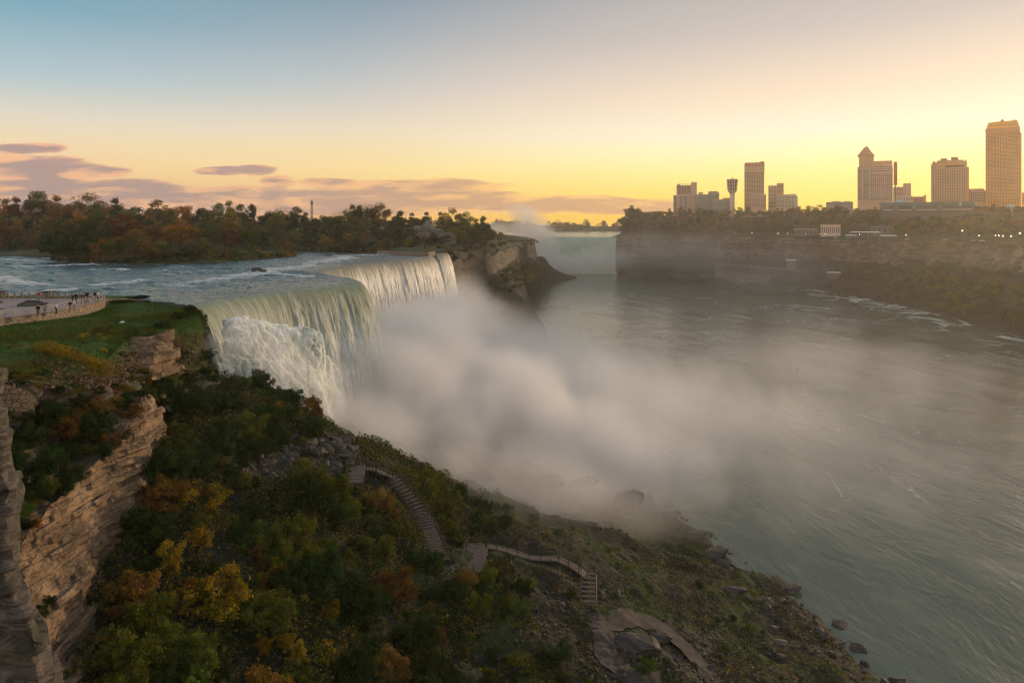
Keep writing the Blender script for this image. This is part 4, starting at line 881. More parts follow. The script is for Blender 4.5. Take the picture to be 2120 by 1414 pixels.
# low cover: tufts and leaf litter on the slope, dry grass on the bench
def cover():
    rg = np.random.default_rng(31); n = 330000
    y = rg.uniform(48, 175, n); t = np.where(rg.random(n) < .55, rg.uniform(-.02, .45, n), rg.uniform(-.02, .97, n)); xc, xs, _ = talus_frame(y); x = xc+t*(xs-xc); P = np.stack([x, y, x*0], 1)
    m = fbm(P, .12, 3)+.5*fbm(P, .5, 2); z = H(x, y); px, py = proj(x, y, z)
    keep = (m > rg.uniform(-.7, .5, n)) & (py < 1440) & (px > 100)
    for e in SCREE: keep &= ~((((px-e[0])/e[2])**2+((py-e[1])/e[3])**2 < 1) & (rg.random(n) < .9))
    for (a, b), (c, d) in zip(STAIR, STAIR[1:]):
        k = np.clip(((px-a)*(c-a)+(py-b)*(d-b))/((c-a)**2+(d-b)**2), 0, 1); keep &= np.hypot(px-a-k*(c-a), py-b-k*(d-b)) > (11 if b < 1290 else 26)
    keep &= ~(((px-1310)/85)**2+((py-1350)/75)**2 < 1)
    hgt = rg.uniform(.02, 1., n)**1.3*np.clip(m+.55, .1, 1.2)*np.where(t > .42, .35, 1.7)
    P = np.stack([x, y, z+hgt], 1)[keep]; t = t[keep]; m = m[keep]; g = fbm(P*np.array((1, 1, 0)), .09, 3)
    r = rg.random(len(P)); idx = np.where((g > .1) & (t > .4), np.where(r < .7, 3, 1), np.where(r < .58, 0, np.where(r < .76, 2, np.where(r < .97, 1, 4))))
    nn = np.tile((0, -.3, 1.), (len(P), 1))
    me = leafmesh('ground_cover', P, nn, rg.uniform(.1, .24, len(P)), rg, idx)
    tag(link('ground_cover', me, [M['dark green'], M['olive green'], M['russet brown'], M['fresh green'], M['golden yellow']]), 'low plants, moss and fallen leaves carpeting the near slope', kind='stuff')
    # dry grass and weeds
    Q = []; I = []
    for (px0, py0, Y0), (px1, py1, Y1), w, k, c in (((90, 715, 91), (185, 752, 89.5), .7, 3200, 0), ((185, 752, 89.5), (215, 770, 89.5), .8, 1200, 0), ((20, 690, 99), (210, 668, 110), 1.2, 1200, 1), ((10, 700, 95), (235, 690, 104), 2.2, 2600, 1), ((40, 745, 86), (210, 790, 88.5), 2.2, 1800, 2), ((250, 660, 114), (380, 648, 121), 1.5, 1500, 1), ((330, 655, 117), (395, 645, 123), 1.0, 900, 1), ((0, 770, 81), (60, 760, 84), 1.5, 1200, 1)):
        t = rg.uniform(0, 1, k)[:, None]; A = W(px0, py0, Y0); B = W(px1, py1, Y1); p = A*(1-t)+B*t+rg.normal(size=(k, 3))*np.array((w, w, .28)); Q.append(p); I.append(np.full(k, c))
    Q = np.concatenate(Q); me = leafmesh('dry_grass', Q, np.tile((0, -1, .4), (len(Q), 1)), rg.uniform(.1, .2, len(Q)), rg, np.concatenate(I), .3)
    tag(link('dry_grass', me, [M['golden yellow'], M['olive green'], M['russet brown']]), 'dry yellow grass and weeds on the stony slope below the lawn', kind='stuff')
    n = 60000; u = rg.random(n); LP = np.array([[W(*q) for q in r] for r in LAWN]); LP = spline(spline(LP, 60, 0), 150, 1)
    i = rg.integers(0, 60, n); j = rg.integers(0, 150, n); p = LP[i, j]+rg.normal(size=(n, 3))*np.array((.35, .35, .03)); p[:, 2] += .06
    me = leafmesh('grass', p, np.tile((0, -1, .3), (n, 1)), rg.uniform(.05, .12, n), rg, (rg.random(n) < .12).astype(int), .35)
    def gl(g): c = g.mix(g.noise(g('TexCoord', out=3), .3, 4), (.03, .075, .008), (.07, .12, .014)); return g('MixShader', {0: .3, 1: g('BsdfDiffuse', {0: c}), 2: g('BsdfTranslucent', {0: c})})
    tag(link('grass', me, [newmat('grass_blades', gl), M['olive green']]), 'short green grass of the lawn by the terrace', kind='stuff')
cover()
def merge_small():       # the 300 that show largest stay things of their own, the rest become one mass of brush
    global ITEMS
    SHRUBS.sort(key=lambda t: -t[0]); rest = SHRUBS[295:]; V = []; I = []; cols = sorted({t[3] for t in rest}); rg = np.random.default_rng(2)
    if not rest: return
    drop = {t[1].name for t in rest}; ITEMS = [t for t in ITEMS if t[0].name not in drop]
    for _, root, me, col in rest:
        v = np.empty(len(me.vertices)*3, np.float32); me.vertices.foreach_get('co', v); v = v.reshape(-1, 4, 3); v = v[rg.random(len(v)) < .42]
        Mx = np.array(Matrix.LocRotScale(root.location, root.rotation_euler, root.scale)); c = v.mean(1, keepdims=True); v = c+(v-c)*1.35
        V.append(v.reshape(-1, 3)@Mx[:3, :3].T+Mx[:3, 3]); I.append(np.full(len(v), cols.index(col)))
        for ch in list(root.children): bpy.data.objects.remove(ch)
        bpy.data.objects.remove(root)
    V = np.concatenate(V); tag(link('undergrowth', npmesh('undergrowth', V, np.arange(len(V)).reshape(-1, 4), False, None, np.concatenate(I)), [M[c] for c in cols]), 'small dark brush filling the gaps between the shrubs of the near slope', kind='stuff')
merge_small()

# rocks
ROCK = []
def rock_proto(seed, flat=.7, n=13):
    rg = np.random.default_rng(seed); bm = bmesh.new()
    for _ in range(n):
        d = rg.normal(size=3); d /= np.linalg.norm(d); d = np.sign(d)*np.abs(d)**.8; bm.verts.new(d*np.array((.6, .5, .46*flat))*rg.uniform(.84, 1.06))
    bmesh.ops.convex_hull(bm, input=bm.verts); bmesh.ops.delete(bm, geom=[v for v in bm.verts if not v.link_faces], context='VERTS')
    bmesh.ops.bevel(bm, geom=list(bm.edges), offset=.035, segments=1, affect='EDGES')
    bmesh.ops.triangulate(bm, faces=bm.faces); bmesh.ops.subdivide_edges(bm, edges=bm.edges, cuts=2, use_grid_fill=True)
    v = np.array([q.co[:] for q in bm.verts]); d = .045*fbm(v+seed, 2.2, 3)+.02*fbm(v+seed, 7., 2, .5, True); 
    for q, k in zip(bm.verts, d): q.co *= 1+k*1.4
    me = bpy.data.meshes.new('boulder'); bm.to_mesh(me); bm.free(); me.materials.append(M['boulder']); ROCK.append(me)
for i in range(7): rock_proto(50+i, .6 if i % 2 else .95, 20+2*i)
def put_rock(x, y, z, s, zone, rot=None, noun='boulder', mt=None, k=None, cat='boulder', size=None):
    o = bpy.data.objects.new('boulder', ROCK[int(rng.integers(7)) if k is None else k]); C.objects.link(o); o.location = (x, y, z); o.scale = (s[0], s[1], s[2]) if not np.isscalar(s) else (s, s*rng.uniform(.7, 1.1), s*rng.uniform(.6, 1.1))
    o.rotation_euler = rot if rot is not None else (rng.uniform(-.35, .35), rng.uniform(-.35, .35), rng.uniform(0, 6.28))
    if mt: o.material_slots[0].link = 'OBJECT'; o.material_slots[0].material = mt
    o['category'] = cat; S = s if np.isscalar(s) else max(s)
    ITEMS.append((o, noun, 'dark grey', size or ('huge' if S > 4 else 'large' if S > 1.7 else 'medium' if S > 1.0 else 'small'), zone, CX+F*x/y)); return o
def rocks_in(e, n, smin, smax, zone):
    for _ in range(n):
        a = rng.uniform(0, 6.28); r = rng.uniform(0, 1)**.5; w = hit(e[0]+e[2]*r*math.cos(a), e[1]+e[3]*r*math.sin(a))
        if w is not None: put_rock(w[0], w[1], w[2]+.1, rng.uniform(smin, smax)**1.0, zone)
rocks_in((645, 945, 100, 55), 70, .7, 2.4, 'in the dark scree left of the upper stairs')
rocks_in((555, 965, 60, 30), 12, .6, 1.5, 'at the left end of the dark scree')
rocks_in((680, 925, 40, 20), 8, 1.4, 2.8, 'along the top of the dark scree')
rocks_in((1300, 1380, 90, 40), 12, .5, 1.3, 'round the path loop at the bottom')
rocks_in((1440, 1350, 60, 60), 12, .5, 1.2, 'along the edge of the lower path')
rocks_in((1570, 1235, 70, 30), 14, .8, 2.2, 'on the rocky point by the river')
rocks_in((1620, 1340, 110, 50), 10, .7, 2.2, 'on the mossy bank above the river')
rocks_in((1100, 1270, 120, 60), 12, .4, 1.2, 'scattered below the boardwalk')
rocks_in((1250, 1240, 40, 30), 7, .6, 1.5, 'beside the lower flight of steps')
for _ in range(64):
    y = rng.uniform(104, 205); xc, xs, _z = talus_frame(y); x = xc+(xs-xc)*rng.uniform(.93, 1.012); put_rock(x, y, max(float(H(x, y)), -.1)+.1, .6+2.4*rng.random()**2, 'along the waterline of the near slope')
for px, py, s, zone in ((1318, 1345, (6.4, 5.2, 4.2), 'in the middle of the path loop'), (1365, 1325, (3.6, 2.2, 2.2), 'between the two path arms'), (1300, 1050, (8.5, 7., 8.), 'standing in the mist like a block'), (1210, 1090, (7, 3.2, 2.2), 'leaning slab in the edge of the mist'), (1120, 1010, (11, 8, 6.), 'half hidden in thick mist'), (985, 995, (9, 7, 4.5), 'half hidden in thick mist'), (1205, 1010, (9, 7, 5.), 'half hidden in thick mist'), (1480, 1150, (7, 4.5, 3.6), 'ledge at the river edge in thin mist'), (1500, 1170, (4, 3, 2.4), 'ledge at the river edge in thin mist'), (1440, 1110, (6, 4, 3), 'ledge at the river edge in thin mist'), (1640, 1225, (4.2, 3, 2.6), 'at the end of the rocky point'), (1520, 1225, (4.2, 2.6, 2), 'on the rocky point by the river'), (1612, 1330, (2.9, 2, 1.3), 'pale flat block on the mossy bank'), (1590, 1270, (2.6, 1.6, .9), 'tilted slab on the mossy bank'), (1735, 1335, (3.4, 1.8, 1.2), 'slab on the brink above the river'), (606, 838, (3.0, 2.6, 2.2), 'at the shoulder of the slope before the fall'), (590, 832, (2.4, 2, 1.6), 'at the shoulder of the slope before the fall')):
    w = hit(px, py, True)
    if w is not None: put_rock(w[0], w[1], w[2]+s[2]*.08, s, zone, k=(0 if s[0] > 3.3 else None), rot=(rng.uniform(-.12, .12), rng.uniform(-.12, .12), rng.uniform(-.5, .5)))
def scree():
    rg = np.random.default_rng(77); V = []; Fq = []; base = 0
    src = []
    for me in ROCK[:4]:
        bm = bmesh.new(); pts_ = rg.normal(size=(9, 3)); pts_ /= np.linalg.norm(pts_, axis=1)[:, None]
        for q in pts_: bm.verts.new(q*np.array((.6, .5, .35)))
        bmesh.ops.convex_hull(bm, input=bm.verts); bmesh.ops.triangulate(bm, faces=bm.faces); bm.verts.ensure_lookup_table(); bm.verts.index_update()
        src.append((np.array([v.co[:] for v in bm.verts]), np.array([[v.index for v in f.verts] for f in bm.faces]))); bm.free()
    zones = [(645, 945, 115, 62, 900), (555, 965, 75, 36, 220), (1310, 1375, 110, 60, 260), (1450, 1370, 60, 70, 260), (1000, 1290, 200, 90, 300), (1570, 1260, 90, 50, 160), (1180, 1240, 150, 60, 200), (760, 1010, 50, 20, 90), (1640, 1330, 130, 60, 120)]
    for e in zones:
        for _ in range(e[4]):
            a = rg.uniform(0, 6.28); r = rg.uniform(0, 1)**.5; w = hit(e[0]+e[2]*r*math.cos(a), e[1]+e[3]*r*math.sin(a))
            if w is None: continue
            v, f = src[int(rg.integers(4))]; R = np.array(Euler((rg.uniform(-.6, .6), rg.uniform(-.6, .6), rg.uniform(0, 6.28))).to_matrix()); s = rg.uniform(.25, .9)**1.2
            V.append((v*s)@R.T+w+np.array((0, 0, .05))); Fq.append(f+base); base += len(v)
    tag(link('scree', npmesh('scree', np.concatenate(V), np.concatenate(Fq)), M['boulder']), 'loose dark broken stones lying over the near slope', kind='stuff')
    V = []; Fq = []; base = 0; BP = np.array([[W(*q) for q in r] for r in LOWER[:2]]); BP = spline(spline(BP, 50, 0), 160, 1)
    for _ in range(1500):
        j = int(rng.integers(4, 118)); i = int(np.clip(rng.normal(36, 12), 0, 49)); w = BP[i, j]+rng.normal(size=3)*np.array((.5, .5, .05)); v, f = src[int(rng.integers(4))]
        R = np.array(Euler((rng.uniform(-.4, .4), rng.uniform(-.4, .4), rng.uniform(0, 6.28))).to_matrix()); s = rng.uniform(.15, .62)**1.2; V.append((v*s)@R.T+w+np.array((0, 0, .12))); Fq.append(f+base); base += len(v)
    tag(link('rubble', npmesh('rubble', np.concatenate(V), np.concatenate(Fq)), M['cliff_lit']), 'flat tan stones strewn over the slope below the lawn', kind='stuff')
scree()
# dark rocks along the shore of the rapids and out in them
for px, py, s in ((300, 624, (2.6, 1.2, .8)), (330, 627, (3, 1.4, 1)), (350, 630, (2.4, 1.2, .9)), (372, 634, (2.2, 1.2, .8)), (318, 622, (1.5, 1, .8)), (384, 637, (1.8, 1, .8))):
    w = atz(px, py, 55.); put_rock(w[0], w[1], 55., s, 'on the shore where the lawn meets the rapids', (0, 0, rng.uniform(-.3, .3)), 'rock')
for px, py, s in ((532, 561, (3.2, 1.4, 1.8)), (545, 563, (2.2, 1.2, .9)), (60, 550, (4, 2, .8)), (20, 548, (3, 2, .6)), (680, 529, (3, 2, 1))):
    w = atz(px, py, 55.6); put_rock(w[0], w[1], 55.9, s, 'breaking the surface of the rapids', (0, 0, rng.uniform(-.3, .3)), 'rock')
# ================================================================ BUILDINGS AND THE FAR PARKWAY
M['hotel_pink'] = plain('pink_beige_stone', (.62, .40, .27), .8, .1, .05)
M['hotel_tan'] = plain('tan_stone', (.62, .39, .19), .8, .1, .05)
M['hotel_glow_tint'] = plain('glow_tinted_stone', (.88, .42, .05), .8, .1, .05)  # orange glow of the backlight put into the stone colour
M['hotel_grey'] = plain('grey_green_panels', (.34, .33, .26), .7, .1, .05)
M['hotel_cream'] = plain('cream_panels', (.66, .54, .40), .8, .1, .05)
M['terracotta'] = plain('terracotta_cladding', (.52, .22, .11), .8, .1, .05)
M['red_panel'] = plain('red_orange_panel', (.60, .13, .03), .6, .1, .05)
M['glass'] = plain('dark_window_glass', (.085, .085, .075), .25, .2, .2)
M['glass_green'] = plain('green_tinted_glass', (.13, .20, .16), .25, .15, .1)
M['roof_grey'] = plain('grey_roof', (.16, .15, .14), .7, .15, .1)
M['roof_teal'] = plain('verdigris_roof', (.32, .46, .42), .6, .1, .1)
M['white_paint'] = plain('white_paint', (.72, .70, .66), .6, .06, .5)
M['blue_paint'] = plain('blue_paint', (.12, .30, .48), .6, .1, .5)
M['stone_dark'] = plain('grey_fieldstone', (.17, .15, .13), .9, .25, .6)
class Bld:
    """a building facing the lens, laid out in local metres: x across the front, z up from its base"""
    def __init__(s, name, label, cat, px0, px1, base_py, Y, group=None, base_z=None):
        pc = (px0+px1)/2; az = math.atan((pc-CX)/F); s.az = az; s.Y = Y; s.pc = pc; s.base_py = base_py; s.k = Y*math.cos(az)/F; s.kz = Y/F
        z = CAMZ-(base_py-HZ)/F*Y; s.z0 = z
        s.root = empty(name, ((pc-CX)/F*Y, Y, z), -az); tag(s.root, label, cat, group); s.low = (z-(base_z if base_z is not None else z-16))
    def X(s, px): return (px-s.pc)*s.k
    def Z(s, py): return CAMZ-(py-HZ)*s.kz-s.z0
    def block(s, part, px0, px1, top, m, base=None, depth=22, dy=0, label=None, parent=None, sink=True):
        b = -s.low if base is None and sink else (0 if base is None else s.Z(base))
        o = MB().box(s.X(px0), s.X(px1), dy, dy+depth, b, s.Z(top)).build(part, m, parent or s.root)
        if label: o['label'] = label
        return o
    def windows(s, px0, px1, top, base, cols, rows, m=None, dy=0, fw=.55, fh=.55, parent=None, part='window'):
        x0, x1, z0, z1 = s.X(px0), s.X(px1), s.Z(base), s.Z(top); cw, chh = (x1-x0)/cols, (z1-z0)/rows; m = m or M['glass']
        me = MB().box(-cw*fw/2, cw*fw/2, -.09, .05, -chh*fh/2, chh*fh/2).mesh(part); me.materials.append(m); rest = MB(); n = 0
        for j in range(rows-1, -1, -1):
            for i in range(cols):
                c = (x0+(i+.5)*cw, dy, z0+(j+.5)*chh)
                if s.count < 100: link(part, me, None, parent or s.root, c); s.count += 1
                else: rest.box(c[0]-cw*fw/2, c[0]+cw*fw/2, dy-.09, dy+.05, c[2]-chh*fh/2, c[2]+chh*fh/2); n += 1
        if n: tag(rest.build(part, m, parent or s.root), kind='stuff')
    count = 0
    def bands(s, part, px0, px1, pys, m, dy=0, h=.9, d=.45):
        mb = MB()
        for py in pys: mb.box(s.X(px0)-.3, s.X(px1)+.3, dy-d, dy+.3, s.Z(py)-h/2, s.Z(py)+h/2)
        return mb.build(part, m, s.root)
    def fins(s, part, pxs, top, base, m, dy=0, w=.8, d=.5):
        mb = MB()
        for px in pxs: mb.box(s.X(px)-w/2, s.X(px)+w/2, dy-d, dy+.2, s.Z(base), s.Z(top))
        return mb.build(part, m, s.root)
    def pyramid(s, part, px0, px1, eave, peak, m, depth=22, dy=0, top=.12):
        mb = MB(); mb.prism([(s.X(px0), dy), (s.X(px1), dy), (s.X(px1), dy+depth), (s.X(px0), dy+depth)], s.Z(eave)+.02, s.Z(peak), top); return mb.build(part, m, s.root)
HG = 'hotels on the far skyline'
def slab_hotel():
    b = Bld('hotel', 'pink grey slab hotel with tall vertical fins, leftmost of the skyline', 'hotel', 1394, 1443, 444, 1240, HG)
    b.block('wall', 1400.5, 1431, 384, M['hotel_pink']); b.block('stair_tower', 1431, 1442.5, 378, M['hotel_pink'], dy=-2.5, depth=20); b.block('side_wing', 1394, 1400.3, 404.5, M['hotel_grey'], dy=3, depth=16)
    b.block('roof_house', 1402, 1408, 381, M['hotel_pink'], base=383.8); b.bands('roof_frame', 1409, 1430, [381.5], M['hotel_pink'], dy=4)
    b.windows(1402, 1430.5, 385, 402, 9, 6, fh=.85, fw=.6); b.fins('fin', np.linspace(1405, 1428, 10), 405, 441, M['hotel_cream'], w=.9); b.windows(1404.6, 1428.5, 406, 441, 9, 9, fw=.5, fh=.8)
    b.bands('cornice', 1401, 1431, [403.5], M['hotel_cream'], h=1.6); b.windows(1394.5, 1400, 406, 440, 1, 14, fw=.9, fh=.45, dy=3)
    mb = MB().box(b.X(1435), b.X(1441), -2.8, -2.4, b.Z(385.5), b.Z(384)); mb.build('sign', M['red_panel'], b.root)
def stepped_blocks():
    for lab, px0, px1, top, base, Y, cols, rows, m, rh in (('low grey hotel block right beside the finned slab hotel', 1437.5, 1467, 403, 444, 1210, 8, 13, 'hotel_grey', (1446, 1455, 398)), ('taller grey green hotel block with stepped roof behind its neighbours', 1466, 1489, 399, 442, 1225, 7, 14, 'hotel_grey', (1467, 1486, 396)),
                                                    ('low front hotel block with green glass end left of the observation tower', 1473.5, 1506, 413.5, 442, 1180, 9, 10, 'hotel_grey', None), ('small terracotta topped block at the foot of the observation tower', 1495, 1518, 411, 440, 1195, 5, 9, 'hotel_tan', (1499, 1510, 409.8))):
        b = Bld('hotel', lab, 'hotel', px0, px1, base, Y, HG); b.block('wall', px0, px1, top, M[m], depth=18); b.windows(px0+.8, px1-.8, top+2.2, base-1, cols, rows, fw=.72, fh=.5, m=M['glass_green'] if m == 'hotel_grey' else M['glass'])
        b.bands('parapet', px0, px1, [top+.3], M['hotel_tan'], h=.7)
        if rh: b.block('roof_house', rh[0], rh[1], rh[2], M['terracotta' if 'terra' in lab else 'hotel_tan'], base=top-.02, dy=3, depth=9)
def view_tower():
    b = Bld('observation_tower', 'slender observation tower with a flared glazed pod on a round shaft', 'tower', 1504, 1528, 440, 1170)
    k = b.k; Z = b.Z; b.pc = 1516
    MB().lathe([(5.2*k, -b.low), (5.2*k, Z(399.5))], 20).build('shaft', M['hotel_cream'], b.root, True)
    MB().lathe([(5.3*k, Z(400)), (8.8*k, Z(397.5)), (9.0*k, Z(395.6))], 12).build('pod_base', M['hotel_cream'], b.root)
    MB().lathe([(8.6*k, Z(395.5)), (10.6*k, Z(375.2))], 12).build('pod_glazing', M['glass'], b.root)
    mb = MB()
    for i in range(12):
        a = 2*math.pi*i/12; mb.tube([(9*k*math.cos(a), 9*k*math.sin(a), Z(396)), (11*k*math.cos(a), 11*k*math.sin(a), Z(374.5))], .55, 5)
    for py, r in ((389, 9.7), (382, 10.3)): mb.lathe([(r*k, Z(py)-.3), (r*k+.25, Z(py)+.3)], 12)
    mb.build('pod_frame', M['hotel_cream'], b.root); MB().lathe([(11.2*k, Z(375.3)), (11.8*k, Z(372.6)), (11.4*k, Z(371.8))], 12).build('pod_rim', M['terracotta'], b.root)
    mb = MB(); mb.tube([(0, 0, Z(372)), (0, 0, Z(365.5))], .35, 5); mb.tube([(-2, 0, Z(371.8)), (-1, 0, Z(369))], .5, 5); mb.tube([(1.5, 0, Z(371.8)), (1.5, 0, Z(369.5))], .6, 5); mb.build('antenna', M['roof_grey'], b.root)
def slim_hotel():
    b = Bld('hotel', 'tall slim hotel with a terracotta top right of the observation tower', 'hotel', 1541, 1583, 432, 1150, HG)
    b.block('wall', 1541, 1582, 346, M['hotel_tan'], depth=24); b.block('crown', 1541.4, 1582.6, 337, M['terracotta'], base=346.1, depth=24, dy=-.3); b.block('roof_house', 1574, 1581, 334.6, M['terracotta'], base=336.9, dy=2, depth=10)
    b.block('side_bay', 1556, 1586, 403, M['hotel_pink'], dy=-3.5, depth=20)
    b.windows(1542.5, 1581, 357, 402, 11, 17, fw=.6, fh=.55); b.windows(1542.5, 1555.5, 402, 431, 4, 11, fw=.6, fh=.55); b.windows(1557, 1585, 405, 431, 8, 10, fw=.5, fh=.5, dy=-3.5)
    b.fins('crown_fin', np.linspace(1542, 1582, 7), 338, 356, M['hotel_tan'], w=1.1); b.bands('cornice', 1541, 1582, [346.6, 356], M['hotel_cream'])
def pair_hotel():
    b = Bld('hotel', 'pale hotel of two joined slabs with a dark taller core', 'hotel', 1590, 1623, 432, 1180, HG)
    b.block('wall', 1590.5, 1608, 385, M['hotel_cream'], depth=18); b.block('core', 1608, 1622.5, 379.5, M['hotel_tan'], dy=-1.5, depth=18); b.windows(1591.5, 1607.5, 388, 430, 5, 15, fw=.55, fh=.6); b.windows(1609, 1621.5, 383, 400, 4, 6, dy=-1.5)
    b.bands('parapet', 1590.5, 1608, [385], M['hotel_tan'], h=.8)
    c = Bld('hotel', 'low pale hotel with a sloping right shoulder in front of the two joined slabs', 'hotel', 1607, 1651, 432, 1160, HG)
    mb = MB(); o = [(c.X(1607), -c.low), (c.X(1651.3), -c.low), (c.X(1651.3), c.Z(408)), (c.X(1646.5), c.Z(401.8)), (c.X(1607), c.Z(404))]; n = len(o)
    mb.add([(x, 0, z) for x, z in o]+[(x, 20, z) for x, z in o], [tuple(range(n)), tuple(range(2*n-1, n-1, -1))]+[(i, n+i, n+(i+1) % n, (i+1) % n) for i in range(n)]); mb.build('wall', M['hotel_cream'], c.root)
    c.windows(1608.5, 1645, 406.5, 430, 12, 9, fw=.5, fh=.5)
def gabled_hotel():
    b = Bld('hotel', 'broad hotel with a pointed gabled tower on its left and green glass bays', 'hotel', 1775, 1849, 420, 1040, HG)
    b.block('wall', 1800, 1848, 346, M['hotel_pink'], depth=26); b.block('corner_bay', 1775, 1800.2, 346, M['hotel_pink'], dy=-1.2, depth=26); b.block('tower', 1778, 1809, 322, M['hotel_tan'], base=346.05, dy=-.6, depth=22); b.block('attic', 1809.2, 1847, 334, M['hotel_tan'], base=346.05, dy=.8, depth=20)
    b.pyramid('tower_roof', 1775.5, 1810, 321.9, 303.5, M['terracotta'], 24, -1.4, .22); b.block('tower_cornice', 1775, 1810.2, 319.6, M['terracotta'], base=323.2, dy=-1.8, depth=2.2)
    b.block('roof_finial', 1792, 1797, 301.8, M['terracotta'], base=303.6, dy=9, depth=3)
    b.windows(1802, 1847, 360, 384, 11, 7, fw=.6, fh=.55); b.windows(1787, 1798.5, 350, 413, 3, 17, m=M['glass_green'], fw=.75, fh=.72, dy=-1.2); b.windows(1802, 1847, 386, 416, 11, 9, m=M['glass_green'], fw=.55, fh=.6); b.windows(1775.6, 1784.5, 350, 414, 2, 18, fw=.75, fh=.45, dy=-1.2); b.windows(1802, 1847, 348, 357, 9, 2, m=M['glass_green'])
    b.bands('cornice', 1775, 1848, [346.2, 354.3, 383.5, 412], M['roof_grey'], dy=-1.2, h=.6, d=.3); b.fins('pilaster', [1784, 1791, 1803], 324, 346, M['terracotta'], dy=-.6, w=.5)
    c = Bld('sign_tower', 'narrow upright red orange sign tower right of the gabled hotel', 'sign tower', 1849.5, 1858, 384, 1046)
    c.block('panel', 1850, 1857.6, 337.5, M['red_panel'], base=383.5, depth=7); c.block('cap', 1851, 1856.5, 335, M['hotel_glow_tint'], base=337.4, depth=5, dy=1); c.block('mast', 1852.5, 1855, 384.0, M['roof_grey'], depth=3, dy=2, base=420); c.bands('panel_band', 1850, 1857.6, [350, 366], M['terracotta'], h=.4, d=.15)
    d = Bld('hotel', 'low pink hotel behind the red sign tower with a square taller core', 'hotel', 1849, 1888, 418, 1120, HG)
    d.block('wall', 1849, 1870, 387, M['hotel_pink'], depth=16); d.block('core', 1870, 1886, 380.3, M['hotel_pink'], dy=-1, depth=16); d.block('base_wing', 1850, 1890, 407, M['hotel_cream'], dy=-4, depth=14); d.windows(1850, 1869.5, 389, 406, 6, 6, fw=.8, fh=.45, m=M['red_panel'] if False else M['glass']); d.windows(1852, 1889, 409, 417, 10, 2, dy=-4)
    e = Bld('low_block', 'low brown flat block between the square core and the bow-fronted hotel', 'building', 1890, 1917, 420, 1110); e.block('wall', 1890, 1912.5, 407.5, M['terracotta'], depth=14); e.block('end_bay', 1912.5, 1917.4, 404, M['hotel_tan'], dy=-.6, depth=14); e.windows(1891, 1912, 409, 418, 8, 3)
def bow_hotel():
    b = Bld('hotel', 'massive tan bow-fronted hotel with many window rows and two roof humps', 'hotel', 1927, 2006, 420, 930, HG)
    b.block('wall', 1927, 2001, 341, M['hotel_tan'], depth=26); b.block('end_bay', 2001, 2005.8, 347, M['hotel_glow_tint'], dy=2, depth=22); b.block('attic', 1929, 2001.5, 335.5, M['hotel_tan'], base=341.05, dy=.6, depth=22); b.block('attic', 1940, 1994, 332, M['hotel_tan'], base=335.6, dy=1.6, depth=18)
    b.block('roof_hump', 1947, 1961, 327.8, M['terracotta'], base=332.1, dy=3, depth=10); b.block('roof_hump', 1969, 1984, 326, M['terracotta'], base=332.1, dy=3, depth=10)
    b.bands('cornice', 1926.5, 2001.5, [341.5], M['hotel_glow_tint'], h=1.3, d=1.); b.bands('recess_band', 1957, 1995, [345], M['glass'], h=1.8, d=.12)
    b.windows(1930, 1999.5, 349, 418, 14, 22, fw=.42, fh=.5); mb = MB()
    for q in (1933, 1941, 1994, 1999): mb.lathe([(.9, b.Z(335.4)), (.9, b.Z(333.2)), (.2, b.Z(331.5))], 8, (b.X(q), 3))
    mb.build('finial', M['hotel_tan'], b.root)
    c = Bld('hotel', 'low gabled annex between the bow-fronted hotel and the tallest hotel', 'hotel', 1998, 2040, 420, 925, HG)
    c.block('wall', 1998, 2040.5, 396, M['hotel_pink'], depth=16); c.pyramid('roof', 1998.5, 2040, 396.1, 391, M['terracotta'], 16, 0, .8); c.windows(2000, 2039.5, 398, 418, 9, 6, fw=.5, fh=.5); c.pyramid('gable', 2008, 2021, 397, 391.5, M['hotel_cream'], 1.2, -1.1, .1)
